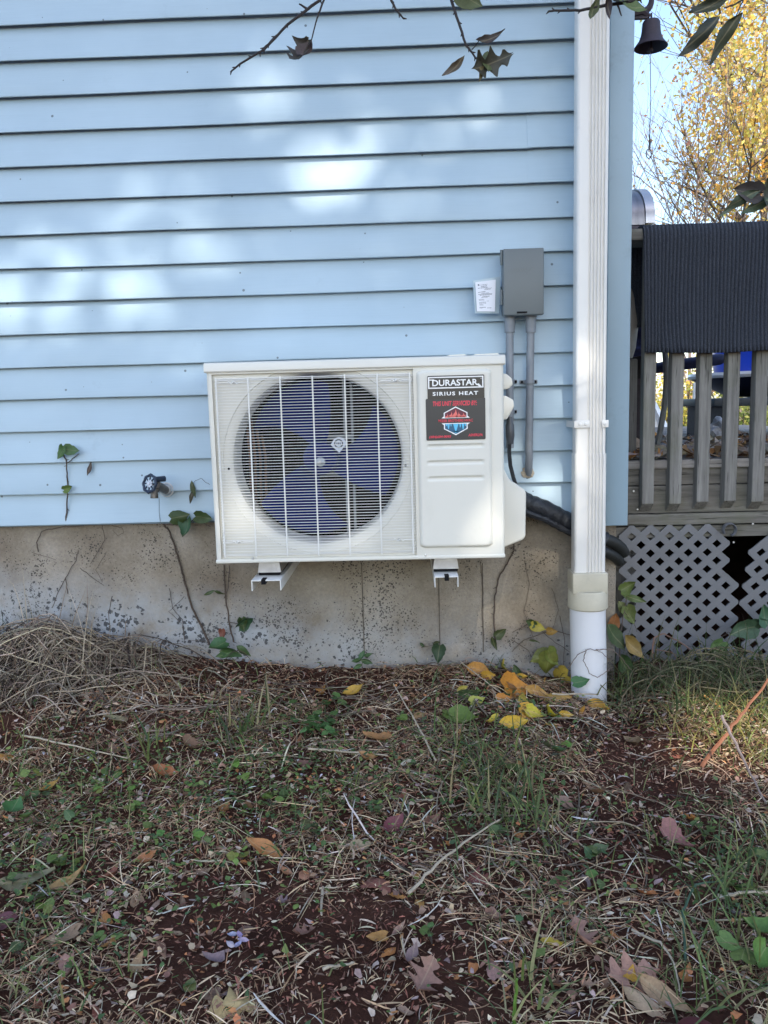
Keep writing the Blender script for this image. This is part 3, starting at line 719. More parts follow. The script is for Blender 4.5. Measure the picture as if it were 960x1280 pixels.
# grille: a thing of wires; every wire is a piece of its own
gx0, gx1 = P(274, 575, YF)[0], P(516, 575, YF)[0]; gz0_, gz1_ = AZ0+.022, AZ1-.045
YG = YF-.006
NW = 62
vx = [gx0+.004+k*(gx1-gx0-.008)/6 for k in range(7)]
m = MB(); m.tube([(vx[0], YG+.003, gz0_), (vx[0], YG+.003, gz1_), (vx[6], YG+.003, gz1_), (vx[6], YG+.003, gz0_), (vx[0]+.002, YG+.003, gz0_)], .0019, 6)
gr = m.build('fan_grille', WIRE, hp)
o0 = np.array(origin(hp))
first = None
for k in range(NW):
    z = gz0_+.004+(gz1_-gz0_-.008)*k/(NW-1)
    if first is None:
        pts = [(gx0-.003, YF+.011, z), (gx0-.002, YG+.004, z), (gx0+.003, YG, z)]+[(gx0+(gx1-gx0)*t, YG-.0012*math.sin(math.pi*t), z) for t in np.linspace(.05, .95, 8)]+[(gx1-.003, YG, z), (gx1+.003, YG+.003, z), (gx1+.005, YF+.011, z)]
        first = MB().tube(pts, .00092, 6).build('grille_wire', WIRE, gr); zf = z
    else:
        o = first.copy(); C.objects.link(o); o.parent = gr; o.location = (rng.uniform(-.0004, .0004), 0, z-zf)
fv = None
for k in range(7):
    if fv is None:
        fv = MB().tube([(vx[0], YG-.0028, gz0_-.003), (vx[0], YG-.0034, (gz0_+gz1_)/2), (vx[0], YG-.0028, gz1_+.003)], .0022, 6).build('grille_bar', WIRE, gr)
    else:
        o = fv.copy(); C.objects.link(o); o.parent = gr; o.location = (vx[k]-vx[0], 0, 0)
for px, py in ((291, 478.5), (495, 475.5), (298, 677.5), (499, 674.5)):
    q = P(px, py, YG)
    m = MB(); m.tube([(q[0]+t, YG-.004-.002*math.cos(t*230)*(abs(t) < .017), q[2]+(.0032*math.sin(t*420) if abs(t) < .017 else 0)) for t in np.linspace(-.042, .042, 29)], .0013, 6)
    cl = m.build('grille_clip', WIRE, gr)
    m = MB(); m.lathe([(.0001, -.004), (.003, -.0035), (.0042, 0)], (q[0], YG-.003, q[2]), 8, 'Y'); m.build('clip_screw', STEEL, hp)
for px, py in ((286, 586), (507, 582)):
    q = P(px, py, YF+.012); m = MB(); m.lathe([(.0001, -.003), (.0028, -.0025), (.0036, 0)], q, 8, 'Y'); m.build('panel_screw', DARK, hp)
for px, py in ((316, 698), (532, 694)):
    q = P(px, py, YF); m = MB(); m.lathe([(.0001, -.003), (.0028, -.0025), (.004, 0)], q, 10, 'Y'); m.build('panel_screw', STEEL, hp)
# the fan: three broad blades, hub, nut, sticker; motor bracket behind
m = MB(); m.lathe([(.0001, .054), (.03, .055), (.046, .065), (.050, .09), (.050, .12)], (FC[0], YF, FC[2]), 40, 'Y'); fan = m.build('fan', BLUEF, hp, ang=40)
def blade(a0):
    nr_, na = 10, 12; V = []; 
    for i in range(nr_):
        t = i/(nr_-1); r = .045+(.222-.045)*t
        lead = R(30)+R(28)*t**1.2; trail = R(-30)+R(14)*t          # swept outline
        for j in range(na):
            s = j/(na-1); a = a0+trail+(lead-trail)*s
            rr = r*(1-.05*t*(2*s-1)**2)
            V.append((FC[0]+rr*math.cos(a), YF+.085+.06*(s-.45)*(.5+.5*t)+.014*math.sin(math.pi*s), FC[2]+rr*math.sin(a)))
    F = [(i*na+j, i*na+j+1, (i+1)*na+j+1, (i+1)*na+j) for i in range(nr_-1) for j in range(na-1)]
    m = MB(); m.raw(V, F)
    o = m.build('blade', BLUEF, fan); sm = o.modifiers.new('thick', 'SOLIDIFY'); sm.thickness = .003; return o
for a in (98, -14, 232): blade(R(a))
q = P(399.5, 578, YF+.03); m = MB(); m.lathe([(.0001, .040), (.006, .0395), (.0125, .044), (.0135, .056)], (q[0], YF, q[2]), 24, 'Y'); m.lathe([(.0001, .033), (.0058, .0335), (.0068, .042)], (q[0], YF, q[2]), 6, 'Y'); m.build('hub_nut', STEEL, fan)
q = P(423, 556, YF+.05); m = MB(); s_ = .023; m.prism([(q[0]-s_, q[2]), (q[0]+.001, q[2]-s_), (q[0]+s_, q[2]+.002), (q[0]+.014, q[2]+.018), (q[0], q[2]+s_*.95), (q[0]-.012, q[2]+.017)], 'Y', YF+.0585, YF+.0625)
stc = m.build('balance_sticker', pm('pale_sticker', (.62, .66, .74)), fan, smooth=False)
m = MB(); m.lathe([(.0095, 0), (.0125, 0)], (q[0], YF+.0581, q[2]+.003), 20, 'Y'); m.build('sticker_ring', NAVYP, fan)
m = MB()
for k in range(3): m.box((q[0]-.006+k*.0045, YF+.0578, q[2]-.001), (q[0]-.0035+k*.0045, YF+.0583, q[2]+.006))
m.build('sticker_mark', NAVYP, fan)
m = MB(); q = P(436, 575, YF+.15)
for dx in (-.010, .012): m.box((q[0]+dx-.003, YF+.16, AZ0+.02), (q[0]+dx+.003, YF+.18, AZ1-.03))
for z in (FC[2]+.055, FC[2]-.055): m.box((FC[0]-.03, YF+.165, z-.007), (q[0]+.012, YF+.185, z+.007), .002)
m.build('motor_bracket', CONDUIT, hp)
m = MB(); m.lathe([(.0001, .13), (.045, .13), (.05, .14), (.05, .22)], (FC[0], YF, FC[2]), 28, 'Y'); m.build('motor', DARK, hp)
# right side: valve cover, handle recess covers, cable gland and cable
def pv(pts, y0, y1, name, bev=.006, mat=CREAM):
    q = [(P(px, py, y0)[0], P(px, py, y0)[2]) for px, py in pts]
    t = bmesh.new(); A = [t.verts.new((x, y0, z)) for x, z in q]; B = [t.verts.new((x, y1, z)) for x, z in q]
    t.faces.new(A); t.faces.new(B[::-1]); n = len(q)
    for k in range(n): t.faces.new((A[k], B[k], B[(k+1) % n], A[(k+1) % n]))
    bmesh.ops.recalc_face_normals(t, faces=t.faces)
    bmesh.ops.bevel(t, geom=list(t.edges), offset=bev, segments=3, profile=.5, affect='EDGES')
    m = MB(); m.join(t); return m.build(name, mat, hp, ang=40)
pv([(622, 570), (632, 590), (637, 600), (656, 612), (658, 617), (657, 671), (654, 675), (622, 688)], -.27, -.10, 'valve_cover')
pv([(622, 466), (633, 467), (640, 473), (641, 481), (636, 486), (622, 488)], -.27, -.20, 'grip_recess', .004)
pv([(622, 493), (633, 495), (642, 500), (643, 508), (641, 512), (634, 524), (622, 526)], -.27, -.16, 'grip_recess', .004)
m = MB(); a, b = P(637, 521, -.20), P(638, 555, -.20); m.tube([a, a*.8+b*.2, a*.7+b*.3, a*.3+b*.7, b], [.008, .009, .0125, .013, .009], 12); m.build('cable_gland', pm('dark_grey_plastic', (.05, .055, .065), .2, 50, rough=.4), hp)
m = MB(); m.tube([P(*p) for p in ((637, 550, -.20), (636.5, 565, -.19), (638, 582, -.18), (642, 598, -.17), (647, 612, -.16))], .0062, 10); m.build('power_cable', TAPE, hp)
# feet
for (x0_, x1_, nm) in ((P(323, 708, -.34)[0], P(352, 708, -.34)[0], 0), (P(541, 708, -.34)[0], P(573, 708, -.34)[0], 1)):
    z0, z1 = -.103, AZ0-.001; m = MB()
    m.prism([(x0_, z0), (x0_+.004, z1-.008), (x0_+.010, z1), (x1_-.010, z1), (x1_-.004, z1-.008), (x1_, z0)], 'Y', -.352, -.12)
    m.prism([(x0_+.012, z0+.003), (x0_+.016, z1-.010), (x1_-.016, z1-.010), (x1_-.012, z0+.003)], 'Y', -.354, -.35)
    ft = m.build('foot', STEEL, hp, ang=30)
    m = MB(); m.box((x0_+.002, -.356, z0-.007), (x1_-.002, -.12, z0-.0005), .002); m.build('rubber_pad', DARK, ft)
# wall brackets the unit stands on
for px0, px1, lab in ((313.5, 350.5, 'white steel wall bracket under the left foot of the heat pump'), (543, 573, 'white steel wall bracket under the right foot of the heat pump')):
    yb = -.415; x0_, x1_ = P(px0, 719, yb)[0], P(px1, 719, yb)[0]; zt = -.1115
    br = thing('wall_bracket', lab, 'bracket', ((x0_+x1_)/2, 0, zt))
    m = MB(); m.box((x0_, yb, zt-.0025), (x1_, -.012, zt)); m.box((x0_, yb+.001, zt-.030), (x0_+.0025, -.012, zt-.0027)); m.box((x1_-.0025, yb+.001, zt-.030), (x1_, -.012, zt-.0027))
    m.build('arm', BRACK, br)
    m = MB(); m.box((x0_+.028, yb-.001, zt-.012), (x0_+.040, yb+.03, zt+.0015)); m.build('slot', DARK, br)
    m = MB(); m.box((x0_, -.012, zt-.03), (x1_, .005, .46), .001); m.build('upright', BRACK, br)
# ================================================================== deck
dk = thing('deck', 'weathered grey wooden deck with square balusters beside the house', 'deck', (1.5, 1.5, -.6))
YB0 = .10                                        # front face of the balusters
DZ = .150                                        # deck floor
bxs = [P(813, 445, YB0)[0]+k*.0905 for k in range(16)]
def baluster(x):
    m = MB(); z0, z1 = P(811, 641, YB0)[2]+rng.uniform(-.004, .004), .852; h = .0198
    vs = [(x-h, YB0, z0+.030), (x+h, YB0, z0+.030), (x+h, YB0+.039, z0), (x-h, YB0+.039, z0), (x-h, YB0, z1), (x+h, YB0, z1), (x+h, YB0+.039, z1), (x-h, YB0+.039, z1)]
    m.raw(vs, [(0, 1, 2, 3), (4, 5, 6, 7), (0, 1, 5, 4), (1, 2, 6, 5), (2, 3, 7, 6), (3, 0, 4, 7)])
    bmesh.ops.bevel(m.bm, geom=list(m.bm.edges), offset=.0018, segments=1, affect='EDGES'); return m.build('baluster', RAILW, dk, smooth=False)
for x in bxs: baluster(x)
YR = YB0+.040
m = MB(); m.box((.795, YR, .705), (2.3, YR+.038, .852), .002); m.build('top_rail', RAILW, dk)
m = MB(); m.box((.703, YB0-.03, .857), (2.3, YR+.07, .892), .004); m.build('rail_cap', BOARDW, dk)
# rim boards
zr = [P(880, 655, YR)[2], P(880, 640, YR)[2], P(880, 605, YR)[2], P(880, 574, YR)[2]]
for (z0, z1, dy) in ((zr[0], zr[1]-.003, -.004), (zr[1], zr[2]-.003, 0), (zr[2], zr[3], .003)):
    m = MB(); m.box((.705, YR+dy, z0), (2.4, YR+.036+dy, z1), .002); m.build('rim_board', BOARDW, dk)
z0, z1 = P(880, 672, YR)[2], P(880, 657.5, YR)[2]
m = MB(); m.box((.705, YR+.012, z0), (2.4, YR+.05, z1), .002); rb = m.build('rim_board', BOARDW, dk)
for px, py in ((941, 655), (797, 637), (792, 614), (917, 678)):
    q = P(px, py, YR-.004); m = MB(); m.lathe([(.0001, -.003), (.003, -.0025), (.004, .001)], q, 8, 'Y'); m.build('screw', STEEL, dk)
# floor boards run along x
y = YR-.01; k = 0
while y < 3.1:
    m = MB(); m.box((.72, y, DZ-.025+rng.uniform(-.002, .002)), (2.4, y+.134, DZ+rng.uniform(-.002, .002)), .003); m.build('deck_board', DECKW, dk); y += .14
m = MB(); m.box((.72, 3.12, -.62), (2.4, 3.15, DZ-.03)); m.box((2.37, .2, -.62), (2.4, 3.12, DZ-.03)); m.build('light_block_board', RAILW, dk)  # unseen boards added to keep light out from under the deck
m = MB(); m.box((.70, YR+.052, -.7), (.79, YR+.14, -.03), .003); m.build('deck_post', RAILW, dk)
m = MB(); q = P(784, 560, YR-.002); m.box((q[0]-.012, YR-.006, -.05), (q[0]+.004, YR+.03, .10), .002); m.build('corner_batten', BOARDW, dk)

# ------------------------------------------------------------------ lattice panels
YL = .138; DX, DZL = .0640, .0588
def lattice(lab, poly, ox, oz, tilt=0):
    """poly = panel outline; slats are lines through the crossings (i, j): x = ox+(i-j)*DX/2, z = oz+(i+j)*DZL/2"""
    th = thing('lattice_screen', lab, 'lattice', (sum(p[0] for p in poly)/len(poly), YL, min(p[1] for p in poly)))
    def inside(x, z):
        c = False; n = len(poly)
        for a in range(n):
            (x1, z1), (x2, z2) = poly[a], poly[(a+1) % n]
            if (z1 > z) != (z2 > z) and x < (x2-x1)*(z-z1)/(z2-z1)+x1: c = not c
        return c
    def pt(i, j): return (ox+(i-j)*DX/2+tilt*(i+j)*DZL/2, oz+(i+j)*DZL/2)
    L_ = math.hypot(DX/2, DZL/2); cnt = 0
    for fam in (0, 1):
        for c in range(-30, 31):
            run = [t for t in range(-40, 41) if inside(*(pt(t, c) if fam == 0 else pt(c, t)))]
            if not run: continue
            a, b = min(run), max(run)
            p, q = (pt(a, c), pt(b, c)) if fam == 0 else (pt(c, a), pt(c, b))
            d = np.array((q[0]-p[0], q[1]-p[1])) if a != b else np.array((DX/2 if fam == 0 else -DX/2, DZL/2))
            d = d/np.linalg.norm(d); nrm = np.array((-d[1], d[0])); w = .0109
            s, e = np.array(p)-d*w*1.06, np.array(q)+d*w*1.06; ch = w*.62
            pl = [s+nrm*(w-ch), s-nrm*(w-ch), s+d*ch-nrm*w, e-d*ch-nrm*w, e-nrm*(w-ch), e+nrm*(w-ch), e-d*ch+nrm*w, s+d*ch+nrm*w]
            m = MB(); y0 = YL-(.0008 if fam == 0 else 0); m.prism([tuple(v) for v in pl], 'Y', y0, y0+.006); m.build('slat', LATT, th, smooth=False); cnt += 1
    return th
o_ = P(789.5, 671, YL)                             # an opening centre in the photograph
tl = P(776, 657, YL); tr = P(886, 647, YL); r1 = P(919, 690, YL); r2 = P(922, 812, YL); bl = P(776, 815, YL)
lattice('grey diamond lattice panel under the deck nearest the house corner', [(.70, tl[2]), (tl[0], tl[2]), (tr[0], tr[2]), (P(905, 668, YL)[0], P(905, 664, YL)[2]), (r1[0], r1[2]), (r2[0], r2[2]-.06), (.70, r2[2]-.06)], o_[0]+DX/2, o_[2], -.015)
o2 = P(963.5, 690, YL)
a_, b_, c_, d_ = P(962, 655, YL), P(938, 682, YL), P(930, 735, YL), P(921, 812, YL)
lattice('grey diamond lattice panel at the right edge leaning away from its neighbour', [(2.3, a_[2]), (a_[0], a_[2]), (b_[0], b_[2]), (c_[0], c_[2]), (d_[0], d_[2]-.06), (2.3, d_[2]-.06)], o2[0], o2[2], .14)
q = P(911, 662, YL-.006); m = MB()
m.tube([(q[0]+.021*math.cos(a), YL-.010, q[2]+.021*math.sin(a)) for a in np.linspace(R(-70), R(215), 18)], .0115, 6, flat=.35)
tag(m.build('lattice_scrap', LATT), 'broken curl of grey lattice hanging at the panel top corner', 'lattice scrap')

# ------------------------------------------------------------------ mat draped over the rail
def drape():
    x0, x1 = P(804, 300, YB0-.035)[0], 1.95; nx, ns = 1100, 40
    V = []
    path = [(.60, YR+.105), (.897, YR+.098), (.902, YR+.06), (.902, YB0-.02), (.895, YB0-.036), (.865, YB0-.041), (.70, YB0-.033), (.60, YB0-.026), (P(880, 440, YB0-.02)[2], YB0-.02)]
    d = [0]
    for a, b in zip(path, path[1:]): d.append(d[-1]+math.hypot(b[0]-a[0], b[1]-a[1]))
    ss = np.linspace(0, d[-1], ns)
    zz = np.interp(ss, d, [p[0] for p in path]); yy = np.interp(ss, d, [p[1] for p in path])
    xs = np.linspace(x0, x1, nx); i = np.arange(nx*(ns)).reshape(nx, ns)
    X = xs[:, None]+np.zeros(ns)[None, :]; front = np.clip((ss-d[3])/(d[-1]-d[3]), 0, 1)[None, :]
    X = X+front*.014*(1-np.clip((xs-x0)/.5, 0, 1))[:, None] - .010*front*np.exp(-((xs[:, None]-x0-.10)/.06)**2)*np.sin(front*3.1)
    rib = .0044*(np.abs(np.cos(np.pi*(xs-x0)/.0122))**.6*2-1)
    wav = .020*np.sin(xs*7+.5)[:, None]*front**1.3+.010*np.sin(xs[:, None]*19+front*4)*front
    sag = np.clip(.5-np.abs(front-.55), 0, .5)*.02*np.sin(xs[:, None]*9+2)
    ny = np.where(np.arange(ns) > 2, -1.0, 0)
    nzv = np.where((ss > d[1]-.004) & (ss < d[3]+.02), 1.0, 0.0)
    Y = yy[None, :]-np.abs(wav)*front-sag*front+rib[:, None]*np.where(nzv > 0, 0, -1)[None, :]
    Z = zz[None, :]+rib[:, None]*nzv[None, :]+.004*np.sin(xs*11)[:, None]*front
    V = np.stack([X, Y, Z], -1).reshape(-1, 3)
    F = np.stack([i[:-1, :-1], i[1:, :-1], i[1:, 1:], i[:-1, 1:]], -1).reshape(-1, 4)
    o = np_mesh('floor_mat', V, F, None, CARPET); sm = o.modifiers.new('thick', 'SOLIDIFY'); sm.thickness = .007; sm.offset = 1
    return tag(o, 'ribbed charcoal mat draped over the deck railing', 'mat')
drape()

# ------------------------------------------------------------------ things on the deck
gl = thing('grill', 'barbecue grill with rounded steel lid behind the deck rail', 'grill', (.75, .62, DZ))
yg = .60; q = P(814, 231, yg); qb = P(806, 284, yg); z0, z1 = qb[2], q[2]; xe = q[0]
m = MB(); hL = (z1-z0)*1.12
pr = [(yg-.05, z0)]+[(yg+.20-.25*math.cos(a), z0+hL*(.12+.88*math.sin(a))) for a in np.linspace(0, math.pi*.62, 14)]+[(yg+.48, z0+.02), (yg+.48, z0)]
m.prism(pr, 'X', .72, xe-.035); m.build('lid', pm('brushed_steel', (.22, .22, .24), .2, 6, (8, 1, 1), rough=.38, metal=.8), gl, ang=40)
m = MB(); m.prism([(y_*1.0-.006, z_+.004) for y_, z_ in pr], 'X', xe-.034, xe); m.build('lid_end', pm('grey_cast_end', (.5, .5, .53), .1, 10, rough=.3, metal=.6), gl, ang=40)
m = MB(); m.box((.72, yg-.06, z0-.055), (xe-.005, yg+.5, z0-.004), .006); m.build('firebox', IRON, gl)
m = MB(); m.box((.72, yg-.02, DZ+.28), (xe-.008, yg+.46, z0-.06), .01); m.build('cabinet', pm('black_enamel', (.010, .011, .014), .2, 10, rough=.35), gl)
m = MB()
for x in (.74, xe-.035):
    for y_ in (yg, yg+.44): m.box((x-.018, y_-.018, DZ+.004), (x+.018, y_+.018, DZ+.29))
m.build('leg', IRON, gl)
# navy canvas bag hanging, grey tank, folded umbrella, tub, cabinet
q0, q1 = P(796, 389, .42), P(808, 446, .42)
m = MB(); bmesh.ops.create_icosphere(m.bm, subdivisions=4, radius=1)
for v in m.bm.verts:
    n_ = .06*math.sin(v.co.z*9+v.co.x*4)+.04*math.sin(v.co.x*13+v.co.y*7)
    sx = lambda c: math.copysign(abs(c)**.6, c)
    v.co = Vector((.80+sx(v.co.x)*(.12+n_*.1), .42+sx(v.co.y)*(.07+n_*.2), (q0[2]+q1[2])/2+sx(v.co.z)*((q0[2]-q1[2])/2)*(1.0+n_*.1)))
tag(m.build('canvas_bag', pm('navy_canvas', (.05, .06, .20), .4, 18, rough=.55, bscale=30, bstr=.6, bdist=.01)), 'dark navy canvas bag squeezed between grill and mat', 'bag')
q0, q1 = P(792, 363, .30), P(795, 448, .30); xr_ = P(796.5, 405, .30)[0]
m = MB(); h_ = q0[2]-q1[2]; r_ = .13
m.lathe([(.0001, q1[2]), (r_*.86, q1[2]), (r_*.94, q1[2]+h_*.15), (r_, q1[2]+h_*.5), (r_*.93, q1[2]+h_*.85), (r_*.88, q0[2]-.004), (r_*.8, q0[2]), (.0001, q0[2])], (xr_-r_, .30, 0), 40)
tk = tag(m.build('round_container', pm('grey_stoneware', (.50, .465, .42), .12, 30, rough=.7, bscale=90, bstr=.2)), 'grey rounded container peeking out behind the blue corner trim', 'container')
m = MB()
m.box((.71, .24, DZ+.004), (.80, .36, q1[2]-.004), .004)
tag(m.build('plant_stand', RAILW), 'narrow wooden stand under the grey rounded container', 'stand')
um = thing('folded_umbrella', 'navy folded umbrella with pale tip lying behind the balusters', 'umbrella', P(850, 456, 1.0))
ps = [P(772, 466, 1.0), P(800, 463.5, 1.0), P(840, 457, 1.0), P(880, 452, 1.0), P(900, 449, 1.0), P(912, 446.5, 1.0)]
m = MB(); m.tube(ps, [.018, .021, .024, .026, .024, .010], 12); m.build('canopy', pm('navy_cloth', (.015, .022, .085), .3, 30, rough=.6, bscale=40, bstr=.5), um)
m = MB(); m.tube([P(911, 446.8, 1.0), P(916, 444.5, 1.0)], [.006, .003], 8); m.build('tip', PVC, um)
m = MB(); m.tube([P(772, 466, 1.0), P(740, 470, 1.0)], .012, 8); m.build('shaft', CONDUIT, um)
# curved grey chair leg behind the first gap
ch = thing('patio_chair', 'grey patio chair whose curved leg shows between the balusters', 'chair', P(825, 552, .55))
cp_ = [P(830, 425, .55), P(832, 450, .55), P(833, 475, .55), P(831, 505, .55), P(826, 535, .55), P(822, 556, .55)]
m = MB(); m.tube(cp_, .011, 10); m.build('leg', pm('grey_tube', (.20, .205, .20), .1, 30, rough=.45), ch)
m = MB(); m.tube([p+np.array((.35, .25, 0)) for p in cp_], .011, 10); m.build('leg', CONDUIT, ch)
m = MB(); m.box((cp_[2][0]-.02, .54, DZ+.42), (cp_[2][0]+.42, .95, DZ+.45), .01); m.build('seat', CARPET, ch)
# blue tub with white rim on a grey cabinet
tb = thing('blue_tub', 'large bright blue tub with a white rim behind the deck balusters', 'tub', P(905, 480, 1.5))
rb_ = P(962, 468, 1.85)[0]-P(866, 468, 1.85)[0]; c_ = (P(962, 468, 1.85)[0], 1.85, 0)
zt, zm, zb = P(905, 395, 1.6)[2], P(905, 466, 1.6)[2], P(905, 484, 1.6)[2]
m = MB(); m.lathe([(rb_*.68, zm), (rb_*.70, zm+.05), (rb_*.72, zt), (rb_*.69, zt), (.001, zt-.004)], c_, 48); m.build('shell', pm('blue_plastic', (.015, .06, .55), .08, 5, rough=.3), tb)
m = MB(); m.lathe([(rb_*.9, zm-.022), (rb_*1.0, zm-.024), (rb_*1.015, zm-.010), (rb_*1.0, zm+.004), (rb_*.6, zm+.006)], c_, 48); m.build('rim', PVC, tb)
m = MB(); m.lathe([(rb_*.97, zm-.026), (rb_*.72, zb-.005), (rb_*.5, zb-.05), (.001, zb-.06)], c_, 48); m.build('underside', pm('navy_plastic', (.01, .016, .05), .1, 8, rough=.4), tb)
q = P(893, 485, 1.25); m = MB(); m.box((q[0], 1.25, DZ+.16), (q[0]+.9, 1.8, zb-.055), .008)
cb = thing('storage_cabinet', 'dark grey storage cabinet standing below the blue tub', 'cabinet', (q[0]+.4, 1.5, DZ)); m.build('body', pm('slate_plastic', (.035, .045, .055), .15, 9, rough=.5), cb)
for u in (.05, .75): m = MB(); m.box((q[0]+u, 1.28, DZ+.004), (q[0]+u+.08, 1.75, DZ+.158)); m.build('foot', IRON, cb)
# grey rock by the cabinet
m = MB(); q = P(900, 532, 1.15); bmesh.ops.create_icosphere(m.bm, subdivisions=3, radius=1)
for v in m.bm.verts:
    k_ = 1+.18*math.sin(v.co.x*5+v.co.z*3)+.1*math.sin(v.co.y*9+v.co.z*8)
    v.co = Vector((q[0]+v.co.x*.05*k_, 1.15+v.co.y*.06*k_, DZ+.055+v.co.z*.055*k_))
tag(m.build('stone', pm('pale_stone', (.36, .37, .40), .3, 30, rough=.8, bscale=50, bstr=.5), None, ang=20), 'pale grey stone on the deck beside the dark cabinet', 'stone')
# white stair railing and posts beyond the deck
sr = thing('stair_railing', 'white painted stair railing seen between the deck balusters', 'railing', P(795, 545, 3.2))
WP = pm('white_paint', (.72, .74, .76), .05, 8, rough=.45, dirt=.3)
a, b = P(787.5, 451, 3.2), P(795.5, 545, 3.2); m = MB(); m.box((a[0], 3.2, -.6), (b[0]+.02, 3.29, a[2]), .006); m.build('post', WP, sr)
a, b = P(797, 470, 3.2), P(842, 560, 3.2); m = MB(); m.tube([a, b], .035, 4); m.tube([a-np.array((0, 0, .14)), b-np.array((0, 0, .14))], .03, 4); m.build('rail', WP, sr, smooth=False)
for k in range(7):
    u = k/6; p = a*(1-u)+b*u; m = MB(); m.box((p[0]-.012, 3.19, p[2]-.75), (p[0]+.012, 3.215, p[2]-.03)); m.build('spindle', WP, sr)
al = thing('white_ladder', 'narrow white ladder standing behind the deck beside the blue tub', 'ladder', P(868, 545, 3.5))
for px in (869, 875.5):
    a, b = P(px+1.5, 478 if px < 870 else 486, 3.5), P(px-4 if px < 870 else px+1, 545, 3.5); m = MB(); m.tube([a, b-np.array((0, 0, .4))], .022, 6); m.build('stile', WP, al)
for k in range(6):
    a, b = P(870.5-.7*k, 481+12*k, 3.5), P(877, 481+12*k, 3.5); m = MB(); m.tube([a, b], .014, 6); m.build('rung', WP, al)

# ------------------------------------------------------------------ bell on the house corner
bl_ = thing('dinner_bell', 'dark cast iron dinner bell hanging from the house corner', 'bell', P(813, 20, .06))
yb = .06; ct, cb_ = P(813, 27, yb), P(813.5, 61, yb); rb1 = (P(834, 55, yb)[0]-P(792.5, 62, yb)[0])/2
hB = ct[2]-cb_[2]; m = MB(); c0 = (cb_[0], yb, cb_[2]+.004)
m.lathe([(.0001, hB), (rb1*.30, hB), (rb1*.46, hB*.97), (rb1*.52, hB*.90), (rb1*.56, hB*.6), (rb1*.60, hB*.45), (rb1*.72, hB*.24), (rb1*.93, hB*.06), (rb1, 0), (rb1*.97, -.001), (rb1*.85, hB*.08), (rb1*.6, hB*.3), (rb1*.5, hB*.6), (rb1*.45, hB*.85), (.0001, hB*.9)], c0, 40); m.build('bell_body', IRON, bl_, ang=45)
m = MB(); m.tube([(c0[0], yb, c0[2]+hB*.8), (c0[0], yb, c0[2]+.01), (c0[0]-.002, yb, c0[2]-.012)], [.004, .004, .009], 10); m.build('clapper', IRON, bl_)
m = MB(); e = P(811, 187, yb); m.tube([(c0[0]-.002, yb, c0[2]-.012), ((c0[0]+e[0])/2+.003, yb, (c0[2]+e[2])/2), e], .0012, 5)
m.tube([e+np.array((.008*math.sin(t), 0, -.012+.014*math.cos(t))) for t in np.linspace(0, 2*math.pi, 18)], .0016, 5)
m.tube([e+np.array((0, 0, .045)), e+np.array((.004, 0, .02)), e+np.array((.001, 0, 0))], .0028, 5); m.build('pull_wire', pm('rusty_wire', (.07, .055, .06), .3), bl_)
m = MB(); bz = ct[2]
m.box((.700, yb-.006, bz+.008), (c0[0]-.012, yb+.006, bz+.022)); m.tube([(.704, yb, bz+.02), (c0[0]-.03, yb, bz+.03), (c0[0]-.004, yb, bz+.014)], [.012, .016, .006], 8)
m.tube([(c0[0]-.03+.030*math.cos(a), yb, bz+.062+.034*math.sin(a)) for a in np.linspace(R(-115), R(35), 14)], [.012-.0004*k for k in range(14)], 8)
m.box((.700, yb-.014, bz-.004), (.712, yb+.014, bz+.20)); m.tube([(.706, yb, bz+.13), (.74, yb, bz+.12), (c0[0]-.005, yb, bz+.085)], [.014, .016, .010], 8); m.build('bracket', IRON, bl_)
m = MB(); m.tube([(c0[0], yb, c0[2]+hB-.002), (c0[0], yb, c0[2]+hB+.02)], .003, 6); m.build('hanger_pin', IRON, bl_)
# ================================================================== ground
def ground():
    def axis(lo, f0, f1, hi, st):
        a = np.arange(f0, f1+1e-6, st); l = f0-np.geomspace(st, f0-lo, 26)[::-1]; h = f1+np.geomspace(st, hi-f1, 26)
        return np.concatenate([l, a, h])
    xs = axis(-220, -2.4, 2.4, 220, .014); ys = axis(-220, -2.4, .03, 220, .014)
    X, Y = np.meshgrid(xs, ys, indexing='ij'); Z = gz(X, Y)
    fine = (np.abs(X) < 2.5) & (Y > -2.5) & (Y < .06)
    Z = Z+np.where(fine, nr.normal(0, .0022, X.shape), 0)
    far = np.clip((np.hypot(X, Y)-30)/100, 0, 1); Z = Z*(1-far)+(-.6)*far
    n, k = X.shape; i = np.arange(n*k).reshape(n, k)
    F = np.stack([i[:-1, :-1], i[1:, :-1], i[1:, 1:], i[:-1, 1:]], -1).reshape(-1, 4)
    m, t, b = new_mat('dark_soil'); v = coords(t, (1, 1, 1), True)
    c = ramp(t, noise(t, v, 5, 6, .65), [(.3, (.085, .038, .026)), (.55, (.15, .07, .048)), (.75, (.20, .115, .078))])
    c = mixc(t, .6, c, ramp(t, noise(t, v, 160, 5, .8), [(.3, (.02, .015, .012)), (.75, (.13, .09, .065))]), 'OVERLAY')
    sep = node(t, 'ShaderNodeSeparateXYZ'); t.links.new(v, sep.inputs[0])
    mr = node(t, 'ShaderNodeMapRange'); t.links.new(sep.outputs['Y'], mr.inputs[0]); mr.inputs[1].default_value = 1.5; mr.inputs[2].default_value = 5
    lawn = ramp(t, noise(t, v, 1.2, 5), [(.3, (.05, .065, .02)), (.7, (.13, .10, .03))])
    c = mixc(t, mr.outputs[0], c, lawn)
    t.links.new(c, b.inputs['Base Color']); b.inputs['Roughness'].default_value = .95; b.inputs['Specular IOR Level'].default_value = .1
    bump(t, b, noise(t, v, 120, 6, .75), .8, .008)
    o = np_mesh('ground', np.stack([X, Y, Z], -1).reshape(-1, 3), F, None, m); return tag(o, kind='structure')
ground()

